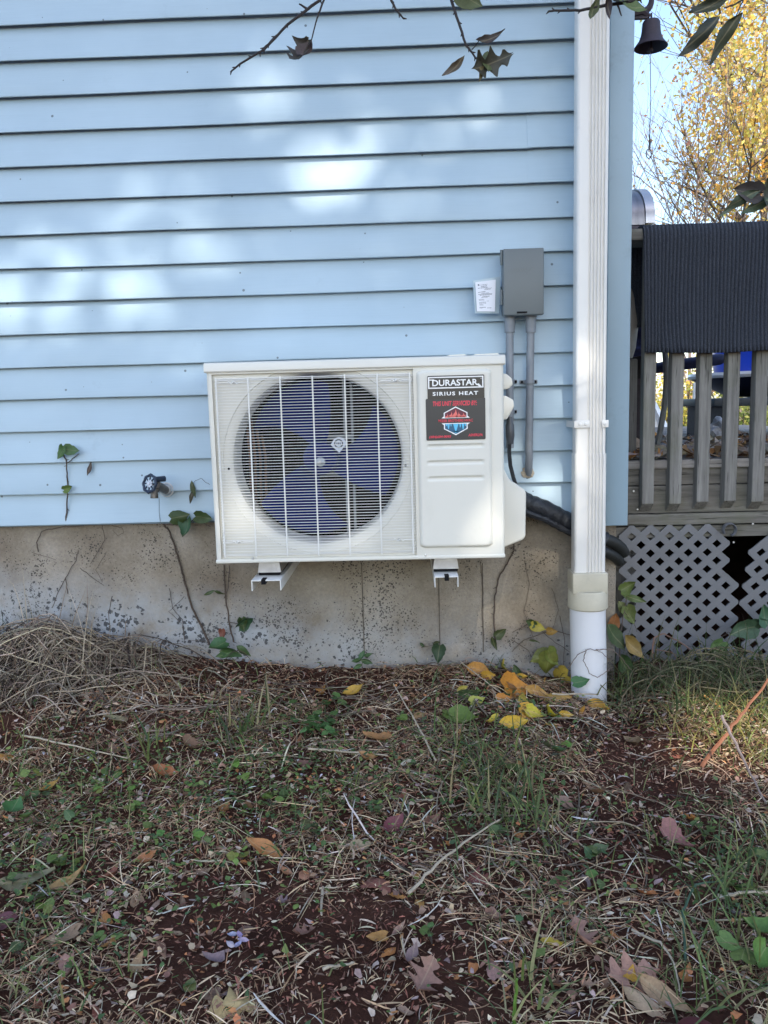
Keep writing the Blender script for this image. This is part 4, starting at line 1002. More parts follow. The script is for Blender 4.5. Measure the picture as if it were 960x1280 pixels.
# sampling of the yard in front of the wall
def blobs(x, y, L):
    s = np.zeros_like(x)
    for (px, py, r, k) in L:
        g = G(px, py); s = np.maximum(s, k*np.exp(-(((x-g[0])**2+(y-g[1])**2)/r**2)))
    return s
BARE = [(820, 990, .17, 1), (760, 1070, .16, 1), (700, 1010, .09, .8), (330, 1170, .18, 1), (440, 1150, .14, 1), (250, 1200, .1, .9), (400, 1250, .1, .8), (380, 1110, .07, .7), (240, 840, .16, .9), (380, 850, .13, .7), (760, 930, .12, .8), (200, 1230, .12, .6), (520, 1240, .12, .6), (840, 1060, .14, .9)]
GRASSY = [(620, 960, .16, 1), (640, 1030, .14, .8), (560, 930, .10, .6), (920, 1090, .18, .8), (900, 1250, .13, .8), (950, 1170, .13, .8), (330, 920, .12, .7), (830, 850, .16, 1), (900, 850, .16, .9), (780, 870, .10, .9), (930, 900, .16, .9), (700, 960, .08, .5), (100, 980, .2, .5), (40, 1060, .15, .6), (60, 1180, .12, .6), (20, 960, .15, .7), (940, 950, .12, .8), (700, 1180, .1, .4), (60, 1250, .12, .5), (400, 980, .2, .45)]
def yard(n, dens=None):
    out = np.zeros((0, 2))
    while len(out) < n:
        y = nr.uniform(-1.85, .0, n); half = .95+(1.85+y)*.52
        x = nr.uniform(-1, 1, n)*half+(.0)
        keep = (np.hypot(x-.57, y+.112) > .06) & (nr.uniform(0, 1.92, n) < half)
        if dens is not None: keep &= nr.uniform(0, 1, n) < dens(x, y)
        out = np.concatenate([out, np.stack([x[keep], y[keep]], 1)])
    return out[:n]
def pal(cols, n, jit=.25, w=None):
    c = np.array(cols)[nr.choice(len(cols), n, p=w)]
    return c*nr.uniform(1-jit, 1+jit, (n, 1))*nr.uniform(.93, 1.07, (n, 3))
def ribbons(xy, ln, wd, cols, lift=.01, hmax=.02, seg=4, curl=.6, tilt=.25, th=None, z0=None):
    n = len(xy); th = nr.uniform(0, 2*np.pi, n) if th is None else th
    k = np.linspace(-.5, .5, seg)[None, :]
    cv = nr.normal(0, curl, n)[:, None]; a = th[:, None]+cv*k*2
    dx = np.cumsum(np.cos(a), 1); dy = np.sin(a).cumsum(1)
    dx -= dx.mean(1, keepdims=True); dy -= dy.mean(1, keepdims=True); s = (ln/seg)[:, None]
    X = xy[:, :1]+dx*s; Y = np.minimum(xy[:, 1:]+dy*s, .004)
    h = nr.uniform(.001, hmax, n)[:, None]; sl = nr.normal(0, tilt, n)[:, None]*ln[:, None]
    Z = gz(X, Y)+h+np.maximum(sl*k+nr.uniform(0, 1, n)[:, None]*lift*(1-(2*k)**2), -h*.8)
    if z0 is not None: Z += z0[:, None]
    w = wd[:, None]*(1-.65*np.abs(2*k)**3)*.5; roll = nr.uniform(-.9, .9, n)[:, None]
    px, py, pz = -np.sin(a)*np.cos(roll)*w, np.cos(a)*np.cos(roll)*w, np.sin(roll)*w
    A = np.stack([X+px, Y+py, Z+pz], -1); B = np.stack([X-px, Y-py, Z-pz], -1)
    V = np.stack([A, B], 2).reshape(-1, 3)
    b0 = (np.arange(n)*seg*2)[:, None]+(np.arange(seg-1)*2)[None, :]
    F = np.stack([b0, b0+1, b0+3, b0+2], -1).reshape(-1, 4)
    return V, F, np.repeat(cols, seg*2, 0)
def merge(parts):
    V, F, Cc, o = [], [], [], 0
    for v, f, c in parts: V.append(v); F.append(f+o); Cc.append(c); o += len(v)
    return np.concatenate(V), np.concatenate(F), np.concatenate(Cc)
def stuff(name, parts, mat, label=None):
    V, F, c = merge(parts); o = np_mesh(name, V, F, c, mat); return tag(o, kind='stuff')
STRAW = [(.50, .345, .205), (.60, .47, .31), (.31, .185, .11), (.18, .105, .066), (.38, .20, .115), (.60, .51, .40), (.45, .345, .195)]
def patchy(x, y):
    f = np.sin(9.1*x+4.3*y+1)*np.sin(7.3*y-5.1*x+2)+.6*np.sin(17*x-9*y)*np.sin(21*y+6*x+1)+.4*np.sin(31*x+14*y+3)
    return np.clip(.55+.42*f, .06, 1)
def dn_straw(x, y): return np.clip(1-1.0*blobs(x, y, BARE), .05, 1)*patchy(x, y)
n = 52000
stuff('straw_litter', [ribbons(yard(n, dn_straw), nr.gamma(2.0, .010, n)+.007, nr.uniform(.0009, .0028, n), pal(STRAW, n, .4, [.2, .13, .24, .14, .16, .04, .09]), .003, .015, curl=.10, tilt=.14),
                       ribbons(yard(4200, dn_straw), nr.gamma(2.5, .024, 4200)+.03, nr.uniform(.0009, .0022, 4200), pal(STRAW, 4200, .35, [.26, .24, .16, .06, .12, .05, .11]), .007, .022, seg=6, curl=.24, tilt=.15)], LITTER)
CHIP = [(.24, .098, .06), (.165, .066, .042), (.33, .18, .115), (.12, .053, .036), (.42, .29, .195), (.28, .105, .07)]
n = 22000
stuff('mulch_chips', [ribbons(yard(n, lambda x, y: .35+.65*blobs(x, y, BARE)), nr.gamma(2, .005, n)+.004, nr.uniform(.0012, .0045, n), pal(CHIP, n, .4), .002, .009, seg=3, curl=.12)], LITTER)
n = 420
stuff('pale_straw_pieces', [ribbons(yard(n, lambda x, y: .25+.75*blobs(x, y, [(300, 960, .35, .9), (120, 930, .3, .9), (620, 1080, .3, .9), (300, 1200, .2, .6), (690, 1100, .3, .7), (480, 950, .2, .6), (620, 900, .25, .9)])), nr.gamma(3, .02, n)+.01, nr.uniform(.0016, .0042, n), pal([(.46, .385, .285), (.38, .31, .22), (.46, .43, .38)], n, .15), .008, .028, seg=5, curl=.16)], LITTER)
# crumbled bits of last year's leaves, bent and half buried
def crumbs(n, dens, s0, s1, cols):
    xy = yard(n, dens); a = nr.uniform(0, 6.28, n); k = 6; an = a[:, None]+np.linspace(0, 2*np.pi, k, endpoint=False)[None, :]+nr.normal(0, .22, (n, k))
    r = nr.uniform(s0, s1, n)[:, None]*nr.uniform(.45, 1.15, (n, k)); st = nr.uniform(.45, 1, n)[:, None]
    lx, ly = np.cos(an)*r, np.sin(an)*r*st; tx, ty = nr.normal(0, .35, n)[:, None], nr.normal(0, .35, n)[:, None]; cu = nr.normal(0, 22, n)[:, None]
    X = xy[:, :1]+lx; Y = np.minimum(xy[:, 1:]+ly, .003); Z = gz(xy[:, 0], xy[:, 1])[:, None]+nr.uniform(.002, .018, n)[:, None]+lx*tx+ly*ty+cu*lx*lx
    V = np.concatenate([np.stack([X, Y, Z], -1), np.stack([xy[:, 0], xy[:, 1], Z.mean(1)+nr.normal(0, .0015, n)], -1)[:, None, :]], 1).reshape(-1, 3)
    b = np.arange(n)*(k+1); F = np.concatenate([np.stack([b+k, b+i, b+(i+1) % k], -1) for i in range(k)])
    return V, F, np.repeat(pal(cols, n, .3), k+1, 0)
V, F, c = crumbs(9000, lambda x, y: (.25+.75*patchy(y*1.3, x))*(1-.6*blobs(x, y, BARE)), .003, .010, [(.36, .215, .14), (.48, .345, .225), (.26, .135, .09), (.36, .26, .225), (.44, .19, .08), (.50, .41, .31), (.18, .10, .068)])
tag(np_mesh('leaf_crumbs', V, None, c, LITTER, None, F), kind='stuff')
V, F, c = crumbs(6500, lambda x, y: .02+.98*blobs(x, y, [(300, 990, .30, 1), (120, 1010, .25, .9), (60, 1080, .2, .8), (420, 1000, .22, .9), (560, 950, .18, .8), (620, 1010, .2, .6), (930, 1090, .18, .6), (200, 1070, .2, .7), (640, 890, .2, .5), (90, 1180, .14, .6), (840, 870, .22, .7), (700, 1120, .14, .4)]), .003, .0085, [(.13, .19, .05), (.09, .15, .05), (.18, .22, .07), (.07, .12, .05)])
V[:, 2] += .012
tag(np_mesh('ground_cover', V, None, c, GRASSM, None, F), kind='stuff')
# fluff: tiny pale tufts
n = 200
stuff('pale_fluff', [ribbons(yard(n, lambda x, y: blobs(x, y, [(290, 955, .18, 1), (330, 1000, .16, 1), (330, 1060, .12, .8), (120, 930, .2, .5), (540, 1060, .12, .8), (430, 1010, .2, .5), (600, 1000, .1, .6)])), nr.uniform(.005, .014, n), nr.uniform(.004, .008, n), pal([(.42, .41, .41), (.34, .33, .32)], n, .2), .003, .022, seg=4, curl=.9)], LITTER)
# grass
def grass(n, dens, h0, h1, cols, wd=(.0018, .0042), lean=.7, xy=None, seg=5):
    xy = yard(n, dens) if xy is None else xy; n = len(xy); th = nr.uniform(0, 2*np.pi, n); L = nr.uniform(h0, h1, n)
    k = np.linspace(0, 1, seg)[None, :]; ln = np.abs(nr.normal(lean, .35, n))[:, None]
    ang = np.clip(ln*(.35+k*1.5), 0, 1.75)
    dr = np.cumsum(np.sin(ang), 1)*(L/seg)[:, None]; dz = np.cumsum(np.cos(ang), 1)*(L/seg)[:, None]
    X = xy[:, :1]+np.cos(th)[:, None]*dr; Y = xy[:, 1:]+np.sin(th)[:, None]*dr; Z = gz(xy[:, 0], xy[:, 1])[:, None]+dz-.004
    Y = np.minimum(Y, np.where(X < .68, .002, 9)); Z = np.maximum(Z, gz(X, Y)+.004)
    w = nr.uniform(*wd, n)[:, None]*(1-k**2*.92)*.5; p = th[:, None]+np.pi/2+nr.normal(0, .5, n)[:, None]
    A = np.stack([X+np.cos(p)*w, Y+np.sin(p)*w, Z], -1); B = np.stack([X-np.cos(p)*w, Y-np.sin(p)*w, Z], -1)
    V = np.stack([A, B], 2).reshape(-1, 3); b0 = (np.arange(n)*seg*2)[:, None]+(np.arange(seg-1)*2)[None, :]
    F = np.stack([b0, b0+1, b0+3, b0+2], -1).reshape(-1, 4)
    return V, F, np.repeat(pal(cols, n, .25), seg*2, 0)
GREEN = [(.09, .13, .045), (.13, .17, .055), (.07, .105, .045), (.20, .22, .08), (.27, .24, .12)]
def tufts(centres, per, sp):
    out = []
    for px, py in centres:
        g = G(px, py); out.append(np.stack([nr.normal(g[0], sp, per), np.minimum(nr.normal(g[1], sp, per), -.004)], 1))
    return np.concatenate(out)
stuff('grass', [grass(2300, lambda x, y: .04+.96*blobs(x, y, GRASSY), .03, .11, GREEN, lean=.8),
                grass(0, None, .08, .20, GREEN, (.003, .0065), .75, tufts([(600, 960), (625, 985), (590, 1000), (640, 1010), (610, 1030), (320, 915), (300, 925), (190, 950), (560, 930), (655, 1040), (930, 1100), (890, 1130), (945, 1200), (910, 1260), (760, 880), (860, 900), (650, 1270)], 16, .03)),
                grass(0, None, .10, .24, [(.04, .07, .028), (.06, .10, .03), (.14, .13, .06)], (.002, .0045), .8, tufts([(785, 850), (810, 845), (845, 850), (880, 845), (920, 850), (950, 860), (800, 870), (900, 870), (940, 890), (860, 880)], 30, .05)),
                grass(0, None, .08, .18, [(.03, .055, .03), (.045, .08, .04)], (.0015, .004), .5, tufts([(40, 760), (80, 755), (15, 770), (110, 765)], 40, .05))], GRASSM)
stuff('sunlit_yellow_grass', [grass(0, None, .06, .16, [(.24, .22, .05), (.16, .19, .05), (.30, .24, .09)], (.0015, .004), 1.0, tufts([(900, 895), (930, 915), (880, 930), (910, 940), (950, 930), (850, 910), (955, 900)], 36, .05))], GRASSM)
stuff('dry_upright_grass', [grass(0, None, .12, .34, [(.40, .32, .22), (.30, .23, .155), (.22, .155, .10), (.46, .39, .29)], (.0016, .0034), .75, tufts([(30, 830), (70, 815), (105, 825), (140, 835), (60, 850), (110, 860), (20, 870), (165, 850)], 13, .05), seg=7)], GRASSM)
# dead grass heap against the wall on the left
def heap(n, c, sp, L0, L1, cols, hgt, rad=(.0013, .0030), seg=9, arch=.07):
    cx = nr.normal(c[0], sp[0], n); cy = np.minimum(nr.normal(c[1], sp[1], n), -.02)
    th = nr.uniform(0, 2*np.pi, n); L = nr.uniform(L0, L1, n); bend = nr.normal(0, 1.1, n)
    k = np.linspace(0, 1, seg)[None, :]; a = th[:, None]+bend[:, None]*k
    dx = np.cumsum(np.cos(a), 1)*(L/seg)[:, None]; dy = np.cumsum(np.sin(a), 1)*(L/seg)[:, None]
    X = cx[:, None]+dx-dx.mean(1, keepdims=True); Y = cy[:, None]+dy-dy.mean(1, keepdims=True); Y = np.where(Y > -.012, -.012-(Y+.012)*.2, Y)
    mound = np.exp(-((X-c[0])/(sp[0]*1.25))**2-((Y-c[1])/(sp[1]*1.5))**2)*hgt
    Z = gz(X, Y)+mound*nr.uniform(.2, 1.08, n)[:, None]+nr.uniform(.0, arch, n)[:, None]*np.sin(np.pi*k)+.003
    return tubes3(X, Y, Z, nr.uniform(*rad, n), pal(cols, n, .3))
def tubes3(X, Y, Z, rad, cols):
    n, seg = X.shape; V = []
    w = rad[:, None]*(1-.6*np.linspace(0, 1, seg)[None, :])
    gx, gy = np.gradient(X, axis=1), np.gradient(Y, axis=1); l = np.hypot(gx, gy)+1e-6; sx, sy = -gy/l, gx/l
    pts = [np.stack([X+sx*w, Y+sy*w, Z-w*.5], -1), np.stack([X-sx*w, Y-sy*w, Z-w*.5], -1), np.stack([X, Y, Z+w], -1)]
    V = np.stack(pts, 2).reshape(-1, 3); b0 = (np.arange(n)*seg*3)[:, None]+(np.arange(seg-1)*3)[None, :]
    F = np.concatenate([np.stack([b0+i, b0+(i+1) % 3, b0+3+(i+1) % 3, b0+3+i], -1).reshape(-1, 4) for i in range(3)])
    return V, F, np.repeat(cols, seg*3, 0)
DEADG = [(.26, .205, .15), (.20, .155, .115), (.33, .27, .20), (.13, .095, .07), (.09, .065, .05)]
g = G(70, 840)
V, F, c = merge([heap(430, (g[0]-.05, -.15), (.14, .07), .22, .55, [(.36, .285, .20), (.26, .20, .145), (.44, .36, .26), (.15, .11, .08), (.07, .05, .04)], .115), heap(160, (g[0]+.1, -.12), (.16, .06), .1, .3, DEADG, .03), heap(110, (g[0]-.1, -.32), (.22, .07), .12, .34, DEADG, .02), heap(90, (G(250, 890)[0], -.36), (.25, .12), .12, .36, DEADG, .004, arch=.02), heap(130, (G(560, 900)[0], -.35), (.3, .16), .1, .34, DEADG, .004, arch=.015), heap(90, (G(640, 1040)[0], G(640, 1040)[1]), (.22, .16), .12, .3, DEADG, .003, arch=.015), heap(260, (.95, -.10), (.2, .09), .12, .36, [(.12, .11, .06), (.2, .16, .1), (.09, .09, .045)], .05)])
tag(np_mesh('dead_grass', V, F, c, LITTER), kind='stuff')

# ================================================================== leaves, sticks and small plants
def leaf_tpl(kind, seed, n=9, fold=.12, curl=.15):
    r_ = random.Random(seed); V = []; F = []; cols = (-1, -.55, 0, .55, 1); ph = r_.uniform(0, 6)
    for i in range(n):
        t = i/(n-1)
        if kind == 'oval': w = .24*math.sin(math.pi*min(1, t**.85*.98+.01))
        elif kind == 'narrow': w = .14*math.sin(math.pi*min(1, t**.9*.98+.01))
        elif kind == 'heart': w = .38*math.sin(math.pi*min(1, (t*.94+.06)**.62))*(1.0 if t > .05 else .8)
        elif kind == 'oak': w = (.34*math.sin(math.pi*min(1, t**.75*.97+.02)))*(.66+.38*math.cos(2*math.pi*3.2*t+2.6)+.08*math.cos(2*math.pi*6.9*t+ph))+.02
        elif kind == 'triangle': w = .36*(1-t)**.8*min(1, t*8)+.01
        else: w = .5*math.sin(math.pi*min(1, t*.96+.02))
        for s in cols:
            ww = w*(1+.10*r_.uniform(-1, 1)*(abs(s) == 1))
            x = t+.07*abs(s)*(kind == 'oak')
            if kind == 'heart': x = t-(.14*abs(s)*(1-t)**3)
            z = fold*ww*2*abs(s)**1.4+curl*(t-.45)**2*2*(1 if curl else 0)+.035*math.sin(t*7+s*2+ph)
            V.append((x-.5, s*ww+.05*math.sin(t*3+ph)*(t), z))
    for i in range(n-1):
        for j in range(4): a = i*5+j; F.append((a, a+5, a+6, a+1))
    return V, F
TPL = {}
def leaf_mesh(kind, var):
    k = (kind, var)
    if k not in TPL:
        fold = (.2, .5, -.35, .7)[var % 4]; curl = (.45, .8, -.5, 1.1)[var % 4]
        if kind in ('round',): fold, curl = .1*(-1)**var, .05
        V, F = leaf_tpl(kind, var*7+len(kind), 23 if kind == 'oak' else 10, fold*.6, curl*.5)
        me = bpy.data.meshes.new('leaf_'+kind); me.from_pydata(V, [], F); me.polygons.foreach_set('use_smooth', [True]*len(F)); me.materials.append(LEAF); TPL[k] = me
    return TPL[k]
def jitter(c, a=.12): return tuple(max(0, x*rng.uniform(1-a, 1+a)) for x in c)
def leaf_obj(name, kind, var, loc, length, col, rot, parent=None, wide=1.0):
    o = bpy.data.objects.new(name, leaf_mesh(kind, var)); C.objects.link(o)
    o.color = (*jitter(col), 1); o.rotation_euler = rot; o.scale = (length, length*wide, length)
    o.location = Vector([float(v) for v in loc])-(origin(parent) if parent is not None else Vector((0, 0, 0)))
    if parent is not None: o.parent = parent
    return o
def ground_leaf(px, py, size, kind, var, col, label, group=None, yaw=None, lift=.012, name='fallen_leaf', wide=1.0):
    g = G(px, py); d = math.dist(g, CP); L = size/FO*d*(1.05 if py < 915 and px > 595 else 1.0)
    o = leaf_obj(name, kind, var, (g[0], g[1], gz(g[0], g[1])+lift+L*.04), L, col, (rng.uniform(-.35, .35)+(1.0 if py < 915 and px > 595 else .18), rng.uniform(-.4, .4), rng.uniform(0, 6.28) if yaw is None else R(yaw)), None, wide)
    return tag(o, label, 'leaf', group)
TAN, TAN2, ORANGE, YELLOW, GOLD, RUST, BROWN, MAUVE, OLIVE, LGREEN, DGREEN = (.33, .20, .12), (.40, .30, .17), (.40, .16, .04), (.55, .38, .04), (.52, .27, .03), (.20, .065, .035), (.17, .10, .065), (.20, .13, .125), (.12, .11, .06), (.11, .17, .03), (.036, .06, .015)
HERO = [
 (786, 1228, 58, 'oak', 0, TAN, 'largest tan oak leaf lying near the bottom right edge', 20, 1.1),
 (828, 1256, 58, 'narrow', 0, TAN, 'long pinkish tan leaf just right of the largest oak leaf', -38, 1.3),
 (806, 1266, 52, 'narrow', 2, TAN2, 'small ochre leaf tucked under the two large tan leaves', -45, 1.2),
 (728, 1184, 54, 'oak', 1, TAN, 'tan lobed oak leaf standing left above the largest oak leaf', 100, .9),
 (689, 1187, 26, 'oval', 0, YELLOW, 'small bright yellow leaf on dark mulch near the bottom', 10, 1.5),
 (790, 1228, 20, 'triangle', 1, GOLD, 'tiny yellow tip beside the large tan leaves', 60, 1.2),
 (147, 907, 36, 'triangle', 0, (.30, .22, .15), 'pale brown triangular leaf in front of the dead grass heap', 80, 1.3),
 (472, 931, 36, 'oval', 1, (.34, .15, .055), 'orange brown oval leaf right of the clover patch', 170, 1.3),
 (474, 1106, 44, 'triangle', 2, (.22, .085, .06), 'reddish brown triangular leaf at the edge of dark soil', 95, 1.4),
 (332, 1070, 50, 'narrow', 1, (.40, .15, .045), 'long bright orange leaf on the weedy ground', -12, 1.3),
 (382, 1098, 24, 'oval', 2, (.38, .16, .09), 'small orange leaf standing on edge above dark soil', 90, 1.2),
 (354, 1098, 20, 'oval', 3, (.36, .19, .10), 'small curled orange leaf left of the standing orange leaf', 160, 1.4),
 (289, 1266, 54, 'oak', 2, (.42, .29, .15), 'yellowish tan lobed leaf at the bottom edge', 25, 1.1),
 (34, 1112, 60, 'narrow', 0, (.13, .12, .075), 'large grey green long leaf at the left edge', 8, 1.4),
 (88, 1112, 46, 'narrow', 3, (.30, .17, .06), 'ochre curled leaf beside the large grey green leaf', 28, 1.1),
 (9, 1163, 34, 'oval', 1, (.12, .03, .035), 'dark red curled leaf at the left edge', 0, 1.5),
 (78, 1181, 34, 'heart', 0, TAN, 'tan leaf lying left of the bottom mulch', 190, 1.0),
 (172, 1216, 26, 'triangle', 1, TAN, 'small tan leaf standing on the bottom mulch', 80, 1.0),
 (530, 1234, 40, 'oak', 3, (.24, .14, .105), 'brown lobed leaf on mulch near the bottom centre', 60, 1.4),
 (618, 1216, 26, 'heart', 2, (.33, .18, .14), 'small pinkish curled leaf right of the brown lobed leaf', 100, 1.0),
 (516, 1204, 24, 'oval', 3, MAUVE, 'small grey mauve leaf above the brown lobed leaf', 70, 1.2),
 (804, 1124, 36, 'oak', 0, (.44, .18, .05), 'orange lobed leaf beside the grass at the right', 140, .8),
 (705, 1110, 28, 'oval', 2, (.30, .13, .08), 'rust brown leaf left of the orange lobed leaf', 20, 1.5),
 (842, 1062, 36, 'heart', 3, (.24, .125, .105), 'brown pink leaf on the dark soil at the right', -40, 1.2),
 (491, 1042, 34, 'oval', 3, (.15, .03, .04), 'dark red leaf among weeds in the middle', 60, 1.3),
 (592, 1104, 38, 'oak', 2, (.20, .055, .05), 'dark red lobed leaf under long grass', -20, 1.3),
 (660, 895, 30, 'oval', 0, GOLD, 'golden leaf lowest of the yellow heap by the drain pipe', 30, 1.5),
 (642, 866, 42, 'heart', 1, (.52, .21, .03), 'large orange leaf on top of the yellow leaf heap', 35, 1.0),
 (627, 862, 30, 'heart', 0, (.42, .22, .12), 'peach coloured leaf left of the large orange leaf', 150, 1.0),
 (659, 882, 32, 'heart', 2, (.45, .33, .04), 'yellow green leaf below the large orange leaf', 80, 1.0),
 (697, 852, 30, 'heart', 0, YELLOW, 'yellow heart shaped leaf left of the drain pipe', 120, 1.1),
 (712, 856, 24, 'heart', 3, (.50, .33, .03), 'narrow yellow leaf touching the white drain pipe', 90, .8),
 (684, 897, 36, 'oval', 1, (.58, .38, .02), 'bright yellow upright leaf in front of the drain pipe', 100, .9),
 (641, 911, 34, 'oval', 3, YELLOW, 'bright yellow leaf lying across the straw', 5, 1.0),
 (696, 877, 36, 'narrow', 2, (.42, .20, .04), 'orange brown leaf lying on straw before the drain pipe', 0, 1.3),
 (669, 870, 30, 'narrow', 1, (.40, .23, .05), 'ochre curled leaf behind the yellow heap', 10, 1.5),
 (601, 843, 34, 'oval', 2, (.45, .24, .04), 'orange leaf against the concrete right of centre', 8, 1.2),
 (628, 838, 22, 'heart', 1, (.42, .36, .04), 'small yellow leaf against the concrete wall', 70, 1.0),
 (748, 886, 26, 'oval', 0, (.48, .26, .03), 'orange yellow leaf at the foot of the drain pipe', -20, 1.0),
 (443, 870, 30, 'oval', 1, (.45, .26, .04), 'yellow orange leaf above the clover patch', 10, 1.1),
 (460, 955, 28, 'oval', 3, (.38, .22, .07), 'ochre leaf on straw below the clover patch', -30, 1.0),
 (583, 908, 44, 'heart', 1, LGREEN, 'bright green pointed leaf beside the long straw', -40, .9),
 (567, 902, 26, 'heart', 0, (.11, .16, .03), 'yellow green leaf behind the bright green pointed leaf', 30, 1.0),
 (583, 874, 40, 'heart', 2, DGREEN, 'dark green broad leaf in shade under the wall', 0, 1.0),
 (62, 993, 34, 'narrow', 1, (.42, .22, .04), 'orange yellow leaf by the left grass', 5, 1.2),
 (10, 950, 30, 'oval', 2, (.42, .19, .03), 'orange leaf at the left edge above the weeds', 0, 1.2),
 (205, 975, 34, 'oval', 3, (.30, .10, .04), 'rust curled leaf on straw left of centre', 15, 1.1),
 (280, 1020, 26, 'triangle', 1, (.32, .11, .04), 'small rust leaf left of the orange long leaf', 80, 1.0),
 (185, 1082, 28, 'oval', 3, (.32, .12, .045), 'small rust leaf in the weeds at the lower left', 20, 1.2),
 (525, 898, 22, 'oval', 2, (.30, .18, .08), 'brown leaf under the straw beside the clover patch', 40, 1.0),
 (692, 800, 20, 'heart', 0, (.42, .36, .04), None, 0, 1)]
for h in HERO:
    if h[6]: ground_leaf(h[0], h[1], h[2], h[3], h[4], h[5], h[6], None, h[7], .010, 'fallen_leaf', h[8])
CLS = [((.17, .09, .055), 'brown'), ((.29, .19, .12), 'pale tan'), ((.21, .07, .042), 'rust red'), ((.20, .135, .125), 'grey mauve'), ((.38, .17, .045), 'ochre')]
LMARK = [(788, 1232, 'the largest tan oak leaf'), (728, 1186, 'the upright tan oak leaf'), (689, 1187, 'the small bright yellow leaf'), (147, 907, 'the pale brown triangular leaf'), (472, 931, 'the orange brown oval leaf'), (474, 1106, 'the reddish brown triangular leaf'), (332, 1070, 'the long bright orange leaf'), (289, 1266, 'the yellowish lobed leaf'), (34, 1112, 'the large grey green leaf'), (530, 1234, 'the brown lobed leaf'), (804, 1124, 'the orange lobed leaf'), (842, 1062, 'the brown pink leaf'), (491, 1042, 'the dark red leaf'), (592, 1104, 'the dark red lobed leaf'), (642, 880, 'the heap of yellow leaves'), (740, 872, 'the white drain pipe'), (583, 908, 'the bright green pointed leaf'), (400, 905, 'the clover patch'), (296, 1190, 'the purple wilted flower'), (880, 960, 'the foot of the rust coloured stalk'), (935, 1215, 'the dark green broadleaf weed'), (20, 1030, 'the broad leaved weed at the left edge'), (570, 1075, 'the thick pale curving straw'), (403, 1135, 'the standing wood splinter'), (434, 950, 'the long pale stick'), (205, 975, 'the rust curled leaf'), (858, 1280, 'the red shoe toe'), (955, 1005, 'the foot of the grey twig'), (80, 850, 'the dead grass heap')]
USED = set()
def where(px, py, head):
    """a label that tells this one from its look-alikes by the nearest thing one can find"""
    for d, lx, ly, nm in sorted((math.hypot(px-a, py-b), a, b, n) for a, b, n in LMARK)[:2]:
        dx, dy = px-lx, py-ly
        side = ('right of' if dx > 0 else 'left of') if abs(dx) > abs(dy)*1.4 else ('in front of' if dy > 0 else 'behind')
        if abs(dx) <= abs(dy)*1.4 and abs(dx) > abs(dy)*.6: side += ' and to the right of' if dx > 0 else ' and to the left of'
        lab = f"{head} {side} {nm}"
        if lab not in USED and len(lab.split()) <= 16: USED.add(lab); return lab
    return None
for px, py, sz, kd, cl_ in ((610, 850, 18, 'heart', GOLD), (650, 852, 18, 'oval', YELLOW), (668, 900, 20, 'heart', YELLOW), (705, 900, 18, 'oval', GOLD), (618, 905, 20, 'oval', YELLOW), (650, 905, 16, 'heart', GOLD), (690, 912, 18, 'narrow', GOLD), (578, 865, 18, 'oval', (.42, .34, .05)), (725, 893, 16, 'heart', GOLD), (632, 880, 18, 'heart', (.42, .17, .03)), (598, 882, 18, 'heart', (.36, .34, .06)), (680, 858, 18, 'oval', (.5, .3, .05))):
    lab = where(px, py, 'small yellow leaf lying') or where(px, py, 'small gold leaf lying') or where(px, py, 'little yellow leaf standing')
    if lab: ground_leaf(px, py, sz, kd, rng.randrange(4), cl_, lab, 'small yellow leaves by the drain pipe', None, .012)
hx = [(h[0], h[1]) for h in HERO]
SHN = {'oval': 'oval', 'heart': 'broad', 'oak': 'lobed', 'triangle': 'pointed', 'narrow': 'narrow'}
cnt = 0
for _ in range(4000):
    if cnt >= 150: break
    px, py = rng.uniform(0, 960), rng.uniform(860, 1275)
    if min(math.hypot(px-a, py-b) for a, b in hx) < 20: continue
    k = rng.choices(range(5), [.38, .26, .14, .12, .10])[0]; kd = rng.choice(list(SHN))
    lab = where(px, py, f"small {SHN[kd]} {CLS[k][1]} leaf lying")
    if not lab: continue
    cnt += 1; hx.append((px, py))
    ground_leaf(px, py, rng.uniform(12, 26), kd, rng.randrange(4), CLS[k][0], lab, 'small fallen leaves scattered on the yard', None, .003)
# purple bloom scrap
fl_ = thing('wilted_flower', 'pale purple wilted flower on the dark mulch', 'flower', G(296, 1190))
for k in range(5):
    g = G(296+9*math.cos(k*1.3), 1188+7*math.sin(k*1.3)); leaf_obj('petal', 'oval', k % 4, (g[0], g[1], g[2]+.02), .022, (.36, .31, .42), (rng.uniform(-.5, .5), rng.uniform(-.4, .4), k*1.3), fl_)
# sticks and stalks
def stick(label, pts, r, mat, name='stick', cat='stick'):
    m = MB(); q = []
    for a, b in zip(pts, pts[1:]):
        for j in range(5): q.append(np.asarray(a)*(1-j/5)+np.asarray(b)*j/5)
    q.append(np.asarray(pts[-1])); q = [p+np.array((rng.uniform(-1, 1), rng.uniform(-1, 1), rng.uniform(-1, 1)))*r*.5 for p in q]
    m.tube(q, [r*(1-.5*i/len(q)) for i in range(len(q))], 6); return tag(m.build(name, mat), label, cat)
def gp(px, py, up=.012): g = G(px, py); return np.array((g[0], g[1], gz(g[0], g[1])+up))
PALE = pm('pale_dry_stalk', (.40, .33, .24), .2, 60, rough=.8)
RED = pm('rust_stalk', (.20, .075, .035), .25, 60, rough=.6); ORG = pm('orange_stalk', (.55, .25, .05), .2, 60, rough=.6)
GREYT = pm('grey_twig', (.20, .155, .14), .25, 80, rough=.85)
b = gp(875, 966); stick('rust coloured stalk leaning up out of the frame at the right', [b, P(905, 922, b[1]+.06), P(930, 888, b[1]+.10), P(968, 842, b[1]+.16)], .0058, RED, 'stalk', 'stalk')
